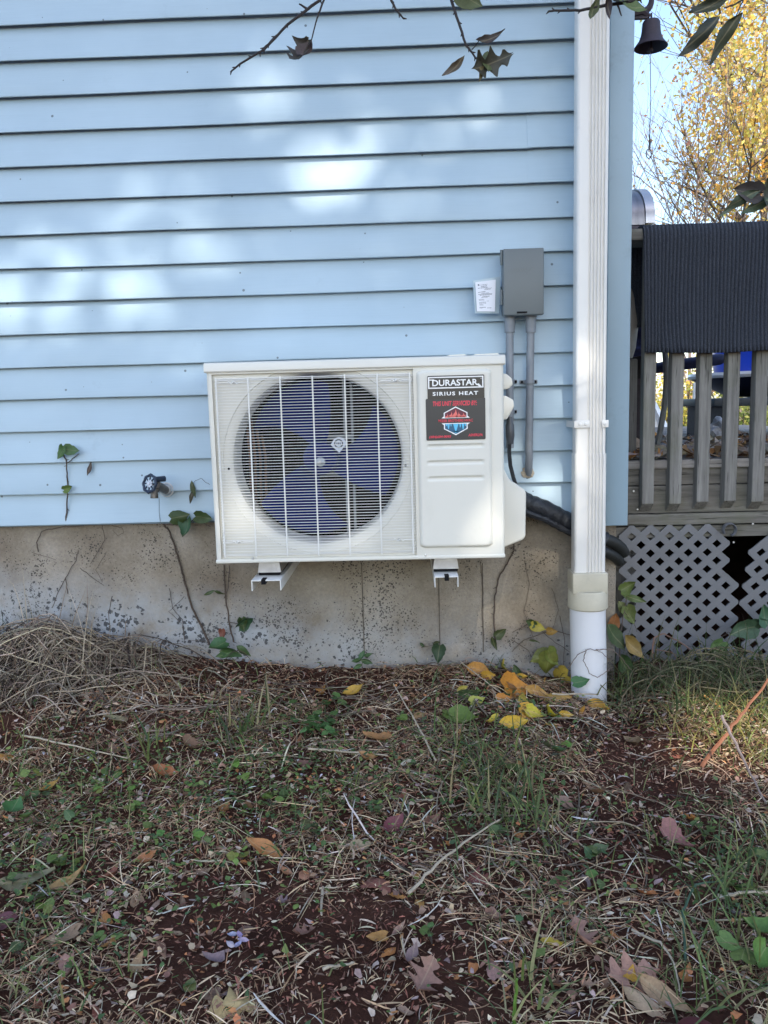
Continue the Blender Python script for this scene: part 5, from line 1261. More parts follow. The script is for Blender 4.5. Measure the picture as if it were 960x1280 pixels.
b = gp(880, 882, .03); stick('bright orange grass stalk arching over the sunlit grass', [b, P(903, 885, b[1]-.02), P(930, 893, b[1]-.08), P(948, 905, b[1]-.11), P(966, 918, b[1]-.16)], .0032, ORG, 'stalk', 'stalk')
b = gp(957, 1010); stick('thin grey twig leaning across the rust coloured stalk', [P(902, 895, b[1]+.15), P(920, 930, b[1]+.08), P(938, 968, b[1]+.04), b], .0042, GREYT, 'twig', 'twig')
stick('long pale stick lying in front of the clover patch', [gp(388, 1148-240, .02), gp(430, 949, .02), gp(484, 953, .02)], .0030, PALE) if False else stick('long pale stick lying in front of the clover patch', [gp(386, 945, .02), gp(430, 949, .02), gp(484, 954, .02)], .0032, PALE)
stick('long pale stalk pointing up towards the concrete wall', [gp(545, 960, .02), gp(520, 915, .03), gp(492, 875, .05)], .003, PALE, 'stalk', 'stalk')
stick('thick pale straw curving through the long grass', [gp(512, 1128, .02), gp(545, 1098, .03), gp(570, 1078, .03), gp(625, 1040, .03)], .0035, PALE, 'stalk', 'stalk')
stick('pale bent straw lying under the drain pipe', [gp(690, 880, .03), gp(730, 880, .03), gp(764, 879, .03)], .003, PALE, 'stalk', 'stalk')
stick('bent pale straw at the bottom right', [gp(790, 1178, .02), gp(826, 1200, .03), gp(842, 1222, .025), gp(850, 1250, .015)], .0024, PALE, 'stalk', 'stalk')
stick('short flat wood splinter standing out on dark soil', [gp(404, 1120, .015), gp(402, 1152, .012)], .0032, PALE, 'splinter', 'splinter')
stick('short wood splinter lying across the standing one', [gp(400, 1121, .016), gp(422, 1118, .014)], .0022, PALE, 'splinter', 'splinter')
stick('pale splinter on dark soil at the bottom centre', [gp(404, 1221, .014), gp(443, 1215, .014)], .003, PALE, 'splinter', 'splinter')
stick('thin straight straw leaning beside the left weeds', [gp(30, 932, .03), gp(80, 944, .03), gp(160, 957, .02)], .0028, PALE, 'stalk', 'stalk')
stick('pale diagonal straw beside the yellow leaf heap', [gp(575, 838, .03), gp(605, 862, .03), gp(640, 885, .02)], .0020, PALE, 'stalk', 'stalk')
stick('pale grass stem lying at the right edge of the lawn', [gp(897, 1134, .02), gp(930, 1136, .03), gp(965, 1133, .03)], .004, PALE, 'stalk', 'stalk')
b = gp(642, 1285, 0); stick('single upright green blade at the bottom edge', [b, P(645, 1250, b[1]), P(647, 1222, b[1])], .0035, pm('blade_green', (.10, .19, .03), .2, 40, rough=.5), 'grass_blade', 'grass')
b = gp(765, 1200, 0)
stick('dark arching grass blade right of the lobed oak leaf', [gp(858, 1205, 0), gp(853, 1165, .04), gp(868, 1137, .05), gp(900, 1131, .05)], .0028, pm('blue_green_blade', (.04, .085, .05), .2, 40, rough=.5), 'grass_blade', 'grass')
# dark red toe of a shoe at the very bottom edge
sh = G(858, 1292); m = MB(); bmesh.ops.create_icosphere(m.bm, subdivisions=4, radius=1)
for v in m.bm.verts:
    z = v.co.z; v.co = Vector((sh[0]+v.co.x*.044, sh[1]-.085+v.co.y*(.095 if v.co.y < 0 else .075), gz(sh[0], sh[1])+.028+z*(.032 if z > 0 else .026)))
shoe = thing('shoe', 'dark red rounded shoe toe at the bottom edge', 'shoe', (sh[0], sh[1], gz(sh[0], sh[1])))
m.build('upper', pm('dark_red_leather', (.09, .010, .018), .12, 20, rough=.55), shoe)
m = MB(); m.lathe([(.001, 0), (1, 0), (1.03, .5), (1, 1), (.001, 1)], (0, 0, 0), 40)
for v in m.bm.verts: v.co = Vector((sh[0]+v.co.x*.045, sh[1]-.085+v.co.y*(.096 if v.co.y < 0 else .076), gz(sh[0], sh[1])+.002+v.co.z*.012))
m.build('sole', IRON, shoe)
# ------------------------------------------------------------------ clover, seedlings and weeds
cp = thing('clover_patch', 'patch of round green clover leaves on the ground before the wall', 'clover', G(400, 905))
for k in range(44):
    a = rng.uniform(0, 6.28); r_ = rng.random()**.6
    cx, cy = rng.choice([(375, 905, ), (405, 918), (425, 890), (392, 925), (412, 905)])
    g = G(cx+22*r_*math.cos(a), cy+16*r_*math.sin(a)); h = rng.uniform(.012, .045)
    leaf_obj('leaf', 'round', rng.randrange(4), (g[0], g[1], g[2]+h), rng.uniform(.020, .032), (.045, .10, .022) if rng.random() < .8 else (.09, .17, .05), (rng.uniform(-.4, .4), rng.uniform(-.4, .4), rng.uniform(0, 6)), cp)
m = MB()
for k in range(30):
    g = G(400+rng.uniform(-40, 40), 906+rng.uniform(-20, 20)); m.tube([g, g+np.array((rng.uniform(-.01, .01), rng.uniform(-.01, .01), .03))], .0008, 4)
tag(m.build('stem', pm('green_stem', (.06, .10, .04)), cp), kind='stuff')
def weed(name, label, cat, px, py, leaves, col, group=None, h=.02, kind='heart', hgt=None):
    g = G(px, py); w = thing(name, label, cat, g, group)
    for (lx, ly, L, a) in leaves:
        q = G(px+lx, py+ly); leaf_obj('leaf', kind, rng.randrange(4), (q[0], q[1], g[2]+h+rng.uniform(0, .015)), L, jitter(col, .2), (rng.uniform(-.5, .5), rng.uniform(-.5, .3), a), w)
        
    m = MB()
    for (lx, ly, L, a) in leaves:
        q = G(px+lx, py+ly); m.tube([g, (g*.4+q*.6)+np.array((0, 0, h*.8)), (q[0], q[1], g[2]+h)], .0011, 4)
    m.build('stem', STEM, w); return w
SP = [(52, 1000), (165, 1018), (125, 1000), (215, 990), (240, 995), (185, 1045), (205, 1055), (95, 1090), (75, 1088), (60, 1145), (90, 1030), (355, 1000), (340, 1010), (370, 1022), (445, 1018), (475, 1020), (390, 1045), (285, 965), (310, 985), (250, 1060), (30, 1200), (45, 1140), (15, 1110), (700, 945), (650, 965), (745, 1075), (700, 1115), (745, 1110), (625, 1050), (500, 905), (560, 1010), (170, 1000), (140, 975), (40, 980), (300, 1080), (900, 1010), (880, 1050), (930, 1125), (950, 1085), (230, 1240), (120, 1190), (540, 1180), (670, 1220)]
for k, (px, py) in enumerate(SP):
    nl = rng.randint(3, 5); lv = [(rng.uniform(-11, 11), rng.uniform(-7, 7), rng.uniform(.014, .026), rng.uniform(0, 6)) for _ in range(nl)]
    ci = rng.randrange(3); hd = ['mid green', 'light green', 'dark green'][ci]; nw = ['three', 'four', 'five'][nl-3]
    lab = where(px, py, f"small {hd} seedling growing") or where(px, py, f"{hd} seedling with {nw} leaves") or where(px+1, py, f"tiny {hd} seedling of {nw} leaves")
    if not lab: continue
    weed('seedling', lab, 'seedling', px, py, lv, [(.08, .125, .025), (.12, .17, .03), (.055, .09, .022)][ci], 'small green seedlings in the yard', .018, 'round')
weed('broadleaf_weed', 'broad green leaved weed standing at the left edge', 'weed', 20, 1035, [(-2, -9, .062, 1.7), (19, 2, .036, .5), (66, 2, .03, 2.5)], (.075, .14, .035), None, .03)
weed('broadleaf_weed', 'dark green weed with broad leaves at the bottom right edge', 'weed', 935, 1215, [(20, -15, .07, 2.6), (-5, 0, .055, 1.0), (-40, -32, .036, 2.0), (12, 15, .05, 4.0), (-22, -4, .04, 5.5)], (.10, .175, .03), None, .04)
weed('broadleaf_weed', 'low green weed in front of the dark soil at the right', 'weed', 745, 1078, [(-10, 0, .028, 2), (8, -3, .03, 0), (0, 6, .026, 4)], (.06, .10, .03), None, .02)
weed('broadleaf_weed', 'dark leaved weed spreading over the bare soil right of centre', 'weed', 692, 952, [(-10, -4, .036, 2), (10, 2, .04, 0), (0, 10, .03, 4)], (.05, .08, .025), None, .025)
# ------------------------------------------------------------------ climbing vines
def face_leaf(px, py, size, col, Y, parent, kind='heart', ang=-90, var=None, lean=.5, wide=1.0):
    q = P(px, py, Y); L = size/FO*math.dist(q, CP)
    o = leaf_obj('leaf', kind, rng.randrange(4) if var is None else var, q, L, col, (0, 0, 0), parent)
    # leaf plane roughly facing the yard: local x along the given angle in the wall plane
    e = Matrix.Rotation(R(90)+rng.uniform(-lean, lean), 3, 'X') @ Matrix.Rotation(R(ang), 3, 'Z') @ Matrix.Rotation(rng.uniform(-lean, lean), 3, 'X')
    o.rotation_euler = e.to_euler(); return o
def vine(label, stems, leaves, name='climbing_vine', cat='vine', mat=None, base=None):
    v = thing(name, label, cat, P(*stems[0][0][-1]))
    for pts, r in stems:
        q = [P(*p) for p in pts]; qq = []
        for a, b in zip(q, q[1:]):
            for j in range(5): qq.append(a+(b-a)*j/5+np.array((rng.uniform(-1, 1), 0, rng.uniform(-1, 1)))*.0016)
        qq.append(q[-1]); m = MB(); m.tube(qq, [r*(1-.3*i/len(qq)) for i in range(len(qq))], 6)
        if r > .0025:
            for p in qq[::2]:
                d = np.array((rng.uniform(-1, 1)*.012, rng.uniform(0, .006), rng.uniform(-1, .3)*.010)); m.tube([p, p+d*.6+np.array((0, 0, .001)), p+d], [.0012, .0009, .0005], 4)
        m.build('stem', mat or STEM, v)
    for l in leaves: face_leaf(*l[:4], l[4] if len(l) > 4 else -.03, v, *(l[5:] if len(l) > 5 else ()))
    return v
GL = (.045, .10, .03)
vine('thin vine with three green leaves climbing the blue siding at left', [([(82, 657, -.018), (84, 630, -.022), (84.5, 600, -.022), (83, 578, -.024), (79, 564, -.026)], .0026), ([(84, 579, -.024), (96, 569, -.03), (99, 567, -.034)], .0016)],
     [(77, 566, 17, (.05, .115, .03), -.035, 'heart', -120), (91, 563, 18, (.055, .12, .03), -.04, 'heart', -10), (87, 610, 12, (.10, .15, .03), -.03, 'heart', 20)])
vine('bare dry tendrils hanging from the siding edge onto the concrete', [([(128, 657, -.012), (131, 675, .004), (122, 690, .004), (113, 705, .006)], .0012), ([(48, 690, .005), (46, 678, .004), (52, 664, .0), (75, 659, -.016), (105, 657, -.018)], .0018), ([(140, 657, -.01), (152, 660, .0), (155, 665, .004), (148, 670, .004), (141, 663, .004)], .0008), ([(133, 690, .004), (120, 712, .0), (128, 728, .0)], .0009)], [], 'dry_tendril', 'tendril')
vine('dark hairy vine stem climbing the concrete left of the heat pump', [([(262, 806, -.02), (255, 790, .0), (240, 760, .004), (229, 720, .004), (222, 695, .004), (212, 665, .002), (204, 655, -.004)], .0042), ([(204, 655, -.02), (218, 656, -.03), (232, 656, -.03), (243, 649, -.04), (263, 658, -.05)], .0018)],
     [(225, 646, 24, DGREEN, -.045, 'heart', 10), (234, 662, 24, (.03, .075, .03), -.04, 'heart', -100), (256, 647, 22, DGREEN, -.05, 'heart', -10), (270, 808, 24, (.05, .12, .05), -.06, 'heart', 200), (290, 813, 28, (.04, .085, .025), -.06, 'oval', -10), (304, 815, 22, (.045, .08, .02), -.07, 'oval', -40), (281, 818, 20, (.05, .095, .03), -.07, 'oval', 200)])
vine('vine stem with dark leaves on the concrete under the left corner of the heat pump', [([(292, 803, -.01), (286, 775, .004), (282, 745, .004), (280, 706, .004)], .003), ([(287, 706, .004), (285, 735, .004), (280, 748, .004)], .0014), ([(284, 778, .002), (298, 779, -.01), (303, 778, -.02)], .0012), ([(231, 745, .004), (211, 765, .0), (228, 780, .0), (230, 800, -.01), (262, 802, -.02)], .001)],
     [(308, 774, 22, (.025, .07, .03), -.03, 'heart', 30), (304, 781, 16, DGREEN, -.03, 'heart', -80), (262, 741, 15, DGREEN, -.01, 'narrow', 20), (274, 742, 13, DGREEN, -.01, 'oval', -20), (278, 793, 13, (.17, .06, .035), -.01, 'heart', -90)])
vine('vine with green and yellow leaves creeping up the concrete beside the drain pipe', [([(620, 806, -.01), (617, 775, .004), (619, 745, .004), (624, 720, .004), (634, 705, .004), (643, 688, .002), (642, 680, 0)], .0028), ([(745, 800, -.02), (720, 795, -.02), (690, 788, -.01), (655, 800, -.0), (640, 815, .0)], .0014), ([(640, 790, .0), (665, 778, .0), (690, 800, -.01), (712, 815, -.02)], .0012), ([(640, 800, .0), (660, 812, .0), (668, 830, -.02)], .0012)],
     [(626, 790, 16, DGREEN, -.02, 'heart', 40), (617, 803, 22, DGREEN, -.02, 'narrow', -75), (684, 833, 32, (.16, .17, .025), -.05, 'heart', -95), (675, 822, 26, (.12, .13, .03), -.04, 'heart', 200), (690, 822, 24, (.14, .16, .03), -.05, 'heart', -60), (673, 784, 18, (.34, .27, .03), -.02, 'heart', -20), (662, 777, 14, DGREEN, -.02, 'heart', 150), (690, 789, 13, (.33, .20, .03), -.01, 'heart', 0), (668, 800, 14, (.05, .07, .025), -.02, 'narrow', -10), (727, 852, 20, (.03, .10, .03), -.17, 'heart', 10), (646, 840, 20, (.05, .08, .03), -.05, 'heart', 100)])
vine('fine dry root threads spread over the concrete beside the right bracket', [([(600, 700, .006), (604, 735, .006), (602, 770, .006), (606, 800, .004)], .0009), ([(655, 700, .006), (662, 730, .006), (655, 765, .006), (668, 800, .002)], .0009), ([(700, 770, .006), (706, 800, .004), (704, 838, -.01)], .001), ([(690, 735, .006), (698, 762, .006), (690, 790, .004)], .0008)], [], 'dry_tendril', 'tendril')
vine('fine dry root threads spread over the concrete above the dead grass heap', [([(85, 742, .004), (82, 722, .006), (95, 700, .006), (98, 688, .006)], .0014), ([(82, 722, .006), (75, 735, .004), (65, 760, -.02)], .0016), ([(100, 710, .006), (118, 724, .006), (130, 732, .006)], .0010), ([(212, 735, .006), (216, 760, .004), (228, 775, .004), (231, 800, -.01)], .0011), ([(140, 745, .0), (136, 765, -.02), (138, 790, -.05)], .0014), ([(40, 690, .006), (70, 700, .006)], .0007)], [], 'dry_tendril', 'tendril')
vine('small dark vine leaf hanging on the concrete below the right bracket', [([(541, 812, 0), (546, 808, -.006), (548, 802, -.008)], .0014), ([(531, 806, .004), (526, 810, .0), (545, 806, -.004)], .0008)], [(548, 818, 22, (.035, .055, .025), -.02, 'heart', -100), (528, 806, 8, DGREEN, 0, 'oval', -40), (545, 803, 10, DGREEN, -.01, 'oval', 20)])
vine('young plant with five small leaves against the concrete below the fan', [([(452, 842, -.03), (453, 828, -.03), (452, 816, -.03)], .0014)], [(446, 826, 14, GL, -.04, 'oval', 200), (459, 826, 15, GL, -.04, 'oval', -10), (453, 819, 15, (.05, .10, .04), -.04, 'oval', 60), (447, 833, 12, GL, -.04, 'oval', 210), (460, 819, 11, GL, -.04, 'oval', 20)], 'young_plant', 'plant')
vine('cluster of green leaves in the shade at the foot of the concrete', [([(520, 870, -.05), (518, 858, -.05), (520, 848, -.05)], .0016)], [(512, 858, 22, (.08, .13, .03), -.06, 'heart', -110), (527, 851, 20, (.09, .15, .03), -.06, 'heart', 30), (470, 872, 24, (.11, .12, .03), -.08, 'heart', -80), (478, 868, 22, (.06, .075, .03), -.08, 'heart', -60), (543, 845, 22, (.04, .07, .03), -.06, 'heart', 10), (504, 848, 18, GL, -.05, 'heart', 150)], 'young_plant', 'plant')
vine('thin tendril loop hanging in front of the white drain pipe', [([(710, 835, -.16), (722, 818, -.172), (738, 811, -.175), (752, 815, -.174), (762, 826, -.165)], .0013), ([(733, 812, -.175), (729, 826, -.176), (737, 842, -.177), (747, 847, -.177), (759, 838, -.172), (766, 834, -.16)], .0013), ([(745, 812, -.175), (765, 812, -.17), (776, 822, -.165), (790, 838, -.15)], .0014)], [], 'tendril', 'tendril', pm('dry_tendril', (.14, .095, .07), .2))
vine('climbing plant with green and reddish leaves right of the drain pipe', [([(776, 850, -.06), (774, 800, -.02), (780, 765, .04), (785, 735, .06)], .0022), ([(780, 765, .04), (792, 775, .04), (796, 790, .03)], .0012)],
     [(785, 733, 20, (.09, .13, .03), .05, 'heart', 30), (792, 748, 30, (.085, .11, .03), .05, 'narrow', -20), (780, 762, 24, (.10, .12, .03), .05, 'oval', -60), (768, 795, 40, (.05, .075, .03), -.03, 'oval', -55), (788, 806, 36, (.22, .15, .05), -.03, 'oval', -50), (778, 828, 38, (.045, .08, .03), -.05, 'oval', -65), (768, 775, 20, (.25, .10, .03), .0, 'heart', 80), (788, 770, 22, (.09, .13, .03), .04, 'heart', -70)])
vine('young plant with pointed leaves in front of the lattice', [([(900, 835, -.02), (896, 815, .02), (893, 800, .05)], .0018), ([(930, 800, .05), (910, 790, .05), (893, 805, .05)], .0014)], [(906, 822, 28, (.10, .16, .04), -.02, 'heart', -70), (894, 812, 24, (.08, .14, .04), .0, 'heart', -130), (925, 788, 30, (.05, .09, .05), .05, 'heart', 200), (948, 778, 26, (.045, .085, .05), .06, 'heart', 10), (955, 768, 24, (.04, .10, .05), .06, 'heart', 100)], 'young_plant', 'plant')
vine('reddish dry stalk bending over in front of the lattice', [([(822, 850, -.05), (815, 820, .0), (817, 797, .04), (830, 792, .05), (850, 803, .03), (880, 822, .0), (905, 835, -.03)], .0026), ([(818, 812, .01), (840, 815, .0), (855, 838, -.03)], .0018)], [], 'dry_stalk', 'stalk', pm('red_brown_stalk', (.19, .10, .065), .25))
o = face_leaf(112, 586, 18, (.05, .03, .025), -.022, None, 'narrow', -105, 0); o.name = 'stuck_leaf'; tag(o, 'single dark dry leaf stuck to the blue siding left of the hose tap', 'leaf')
vine('curled dry leaf dangling on a thin stem beside the heat pump', [([(262, 606, -.08), (252, 598, -.05), (243, 602, -.04), (240, 612, -.035)], .0008)], [(241, 612, 22, (.07, .08, .03), -.035, 'narrow', -80), (239, 621, 18, (.06, .055, .03), -.035, 'narrow', -105)], 'dangling_leaf', 'leaf')

# ------------------------------------------------------------------ tree that overhangs the yard: its bare twigs reach into the top of the frame
YT = -.90
ov = thing('overhanging_tree', 'tree whose bare twigs and curled leaves hang into the top edge', 'tree', (2.35, -1.35, gz0(2.35, -1.35)))
m = MB(); m.tube([(2.35, -1.35, -.7), (2.33, -1.33, .3), (2.27, -1.28, 1.2), (2.2, -1.2, 2.1), (2.15, -1.15, 3.0)], [.10, .085, .075, .06, .045], 14); m.build('trunk', BARK, ov)
LZ = 1.62
m = MB(); m.tube([(2.25, -1.25, 1.45), (1.7, -1.1, 1.60), (1.1, -.98, 1.66), (.5, -.92, LZ), (0, -.9, 1.60), (-.4, -.88, 1.50)], [.035, .026, .02, .015, .010, .005], 10); m.build('limb', BARK, ov)
def twig(pts, r, leaves, buds=True):
    q = [P(*p) for p in pts]; qq = []
    for a, b in zip(q, q[1:]):
        for j in range(4): qq.append(a+(b-a)*j/4+np.array((rng.uniform(-1, 1), 0, rng.uniform(-1, 1)))*.0006)
    qq.append(q[-1]); m = MB(); m.tube(qq, [r*(1-.55*i/len(qq)) for i in range(len(qq))], 6)
    if buds:
        for i in range(2, len(qq), 2):
            d = (qq[i]-qq[i-1]); d /= np.linalg.norm(d)+1e-9; s = np.array((d[2], 0, -d[0]))*(1 if i % 4 else -1)
            m.tube([qq[i], qq[i]+d*.005+s*.005], [.0022, .0008], 5)
    t = m.build('twig', TWIG, ov)
    for l in leaves: face_leaf(*l[:4], YT-.004, t, *l[4:])
    return t
DRY = (.045, .038, .036); DG2 = (.075, .105, .035); SIL = (.03, .038, .02)
def up(px): return (px, -150, YT)
twig([up(460), (400, 0, YT), (360, 30, YT), (330, 62, YT), (300, 80, YT), (289, 89, YT)], .0033, [])
twig([(352, 38, YT), (335, 55, YT), (325, 66, YT)], .0022, []); twig([(384, 11, YT), (374, 5, YT)], .0026, [], False)
twig([up(420), (405, 0, YT), (398, 18, YT), (395, 28, YT), (389, 52, YT)], .0024, [(377, 70, 40, DRY, 'oak', -118, 3), (383, 62, 22, (.07, .055, .05), 'heart', 60, 1)], False)
twig([up(470), (489, 0, YT), (495, 12, YT), (504, 23, YT)], .0032, [])
twig([up(545), (564, 0, YT), (573, 28, YT), (582, 55, YT), (590, 66, YT), (598, 77, YT)], .0034, [(567, 86, 32, (.085, .072, .045), 'narrow', 222, 1), (613, 80, 44, (.055, .05, .035), 'oak', 15, 1), (603, 86, 26, (.16, .16, .06), 'narrow', 255, 2), (610, 82, 24, (.07, .085, .035), 'heart', 260, 0)])
twig([(590, 62, YT), (598, 52, YT), (600, 50, YT)], .0012, [(612, 50, 32, (.05, .042, .032), 'narrow', 15, 3)], False)
twig([up(560), (572, -20, YT), (580, -8, YT)], .002, [(588, 0, 30, DG2, 'heart', -30, 0)], False)
twig([up(840), (800, 0, YT), (760, 6, YT), (725, 13, YT), (700, 13, YT), (686, 14, YT)], .0038, [(741, 14, 32, (.07, .08, .03), 'narrow', -112, 1), (760, 8, 26, (.04, .03, .04), 'narrow', -80, 1), (789, 8, 32, (.10, .13, .04), 'oval', -25, 0), (770, 2, 24, (.05, .045, .04), 'heart', -40, 1)])
twig([(771, 2, YT), (774, 12, YT), (777, 20, YT)], .0022, [], False)
twig([up(960), (930, -2, YT), (920, 5, YT), (905, 10, YT)], .0026, [(886, 8, 46, SIL, 'narrow', 205, 1), (878, 42, 56, SIL, 'narrow', 222, 2)], False)
twig([(930, -2, YT), (922, 15, YT), (919, 28, YT)], .0014, [(902, 48, 54, (.032, .045, .02), 'narrow', 235, 0)], False)
twig([(1010, 190, YT), (980, 225, YT), (955, 240, YT), (945, 243, YT)], .0024, [(922, 251, 46, (.08, .095, .07), 'narrow', 208, 0), (950, 254, 40, (.07, .10, .06), 'narrow', 202, 2), (930, 240, 30, (.05, .05, .04), 'heart', 170, 1), (955, 240, 26, SIL, 'heart', 100, 1)], False)
# unseen leaves added above the limb to cast crisp shadows on the wall
hl = []
for k in range(70):
    x = rng.uniform(.45, 1.6); p = np.array((x, -.92+rng.uniform(-.35, .3), 1.62+rng.uniform(-.03, .35)))
    o = leaf_obj('leaf', rng.choice(['oval', 'narrow', 'heart']), rng.randrange(4), p, rng.uniform(.05, .09), rng.choice([DG2, DRY, (.12, .12, .04)]), (rng.uniform(-1, 1), rng.uniform(-1, 1), rng.uniform(0, 6)), ov)

# ------------------------------------------------------------------ trees beyond the deck
def leaf_cloud(pts, size, cols, name, parent, mat, flat=.6):
    """many small pointed leaves (rhombus, bent along the middle) at the given points"""
    n = len(pts); pts = np.asarray(pts); L = nr.uniform(.7, 1.3, n)*size
    u = nr.normal(size=(n, 3)); u /= np.linalg.norm(u, axis=1)[:, None]; w = nr.normal(size=(n, 3)); v = np.cross(u, w); v /= np.linalg.norm(v, axis=1)[:, None]; q = np.cross(u, v)
    A = pts; Cc = pts+u*L[:, None]; B = pts+u*(L*.5)[:, None]+v*(L*.32)[:, None]+q*(L*.1)[:, None]; D = pts+u*(L*.5)[:, None]-v*(L*.32)[:, None]+q*(L*.1)[:, None]
    V = np.stack([A, B, Cc, D], 1).reshape(-1, 3); F = np.arange(n*4).reshape(n, 4)
    o = np_mesh(name, V-np.array(origin(parent)), F, np.repeat(cols, 4, 0), mat, parent); return o
def tree(label, base, h, spread, leafn, size, cols, seed, group=None, levels=4, first=.28, trunk_r=.13, name='yellow_tree', clump=.30, keep=None, lean=(0, 0), side=0.55, mat=None, bark=None, cat='tree', splits=3):
    r_ = random.Random(seed); root = thing(name, label, cat, base, group); m = MB(); tips = []
    def grow(p, d, L, r, lev):
        q = [p]; dd = d.copy(); k = 5
        for i in range(k):
            dd = dd+np.array((r_.uniform(-1, 1), r_.uniform(-1, 1), r_.uniform(-.4, .8)))*.13; dd /= np.linalg.norm(dd); q.append(q[-1]+dd*L/k)
            if lev >= 2: tips.append((q[-1], lev))
        m.tube(q, [r*(1-.5*i/k) for i in range(k+1)], max(3, 8-lev*2), cap=False)
        if lev >= levels: return
        nb = splits+(lev == 0)*2
        for i in range(nb):
            t = r_.uniform(.45, 1) if lev else r_.uniform(first, 1); a = r_.uniform(0, 6.28); j = min(k-1, int(t*k))
            pp = q[j]+(q[j+1]-q[j])*(t*k-j); s = np.array((math.cos(a), math.sin(a), r_.uniform(.0, .6)))
            nd = dd*(1-side)+s*side*1.3; nd /= np.linalg.norm(nd); grow(pp, nd, L*r_.uniform(.5, .78)*(spread if lev == 0 else 1), r*.5, lev+1)
        grow(q[-1], dd, L*.6, r*.5, lev+1)
    grow(np.array([float(c) for c in base]), np.array((lean[0], lean[1], 1.0)), h*.5, trunk_r, 0)
    m.build('trunk', bark or BARK, root)
    if leafn:
        T = np.array([t[0] for t in tips]); idx = nr.choice(len(T), leafn); pts = T[idx]+nr.normal(0, clump, (leafn, 3))*np.array((1, 1, .8))
        pts = pts[pts[:, 2] > base[2]+.2]
        if keep is not None: pts = pts[keep(pts)]
        leaf_cloud(pts, size, pal(cols, len(pts), .25), 'crown', root, mat or CROWN)
    return root
YEL = [(.82, .60, .14), (.88, .70, .22), (.82, .50, .14), (.70, .62, .16), (.86, .66, .36), (.60, .56, .16)]
PALEB = pm('pale_pinkish_bark', (.20, .15, .13), .3, 14, rough=.9)
def thin_left(pts):
    """the crown is dense on the right and thins out to single sprays on its left and lower side"""
    d = pts-CP; z = d@FW; px = 480+FO*(d@RT)/z; py = 640-FO*(d@UP)/z
    dens = np.clip((px-828)/85, .05, 1)*np.clip((300-py)/170, .10, 1)
    cl = .5+.5*np.sin(pts[:, 0]*5.1+pts[:, 2]*3.3)*np.sin(pts[:, 2]*6.2-pts[:, 1]*2+1)
    return nr.uniform(0, 1, len(pts)) < dens*np.clip(1.5*cl-.08, .10, 1)
b = P(945, 520, 10.5); tree('tall tree with golden yellow leaves beyond the deck', (b[0], 10.5, -.6), 9.5, .85, 105000, .062, YEL, 5, None, 4, .2, .10, clump=.32, name='golden_tree', keep=thin_left)
b = P(1010, 520, 9); tree('orange yellow tree at the right edge beyond the deck', (b[0], 9, -.6), 8, .8, 32000, .062, [(.85, .50, .12), (.82, .42, .10), (.8, .6, .18)], 8, None, 4, .2, .09, clump=.28, name='orange_tree', keep=thin_left)
b = P(868, 520, 8); tree('bare young tree with thin pinkish twigs beyond the deck', (b[0], 8, -.6), 4.6, 1.0, 200, .05, [(.7, .45, .25), (.6, .3, .2)], 21, None, 4, .15, .030, clump=.1, name='bare_tree', bark=PALEB, side=.38, splits=4)
b = P(925, 520, 9.5); tree('second bare thin tree standing right of the young bare tree', (b[0], 9.5, -.6), 5.2, .9, 200, .05, [(.7, .5, .2)], 33, None, 4, .15, .032, clump=.12, name='bare_tree', bark=PALEB, side=.36, splits=4)
b = P(795, 520, 14); tree('distant thin tree just right of the house corner', (b[0], 14, -.6), 6.5, .8, 700, .08, [(.8, .55, .25), (.8, .6, .3)], 44, None, 4, .2, .04, clump=.2, name='thin_tree', bark=PALEB)
def bush(label, px, Y, r, h, n, cols, seed, size=.05):
    b = P(px, 530, Y); root = thing('bush', label, 'bush', (b[0], Y, -.58)); m = MB(); T = []
    for k in range(12):
        a = nr.uniform(0, 6.28); e = np.array((b[0]+math.cos(a)*r*nr.uniform(.2, .8), Y+math.sin(a)*r*nr.uniform(.2, .8), -.58+h*nr.uniform(.6, 1))); s = np.array((b[0], Y, -.6))
        q = [s, s*.5+e*.5+np.array((0, 0, .1)), e]; m.tube(q, [.018, .012, .005], 5); T += [s*(1-t)+e*t for t in np.linspace(.2, 1, 10)]
    tag(m.build('stem', BARK, root), kind='stuff'); T = np.array(T); pts = T[nr.choice(len(T), n)]+nr.normal(0, .16, (n, 3)); pts = pts[pts[:, 2] > -.58]
    leaf_cloud(pts, size, pal(cols, len(pts), .3), 'foliage', root, CROWN)
YB_ = [(.80, .62, .12), (.70, .58, .14), (.6, .55, .12)]; GB_ = [(.20, .24, .06), (.3, .3, .08), (.14, .18, .05)]
bush('bright yellow leaved bush behind the first deck gap', 812, 7.0, .55, 1.25, 2600, YB_, 1)
bush('yellow bush mixed with pink leaves behind the second deck gap', 850, 7.6, .6, 1.35, 2600, YB_+[(.5, .28, .2)], 2)
bush('low green bush below the yellow bushes behind the deck', 862, 6.4, .6, .75, 2200, GB_, 3)
bush('dark green bush at the right behind the blue tub', 925, 7.0, .7, 1.1, 2200, GB_, 4)

# ------------------------------------------------------------------ unseen tree added behind the camera; its crown gaps are cut to dapple the sun
LT = 13.0; TG = np.array((.0, -.45, .35))
e1 = np.array((math.cos(SUN_AZ), math.sin(SUN_AZ), 0)); e2 = np.cross(SD, e1)
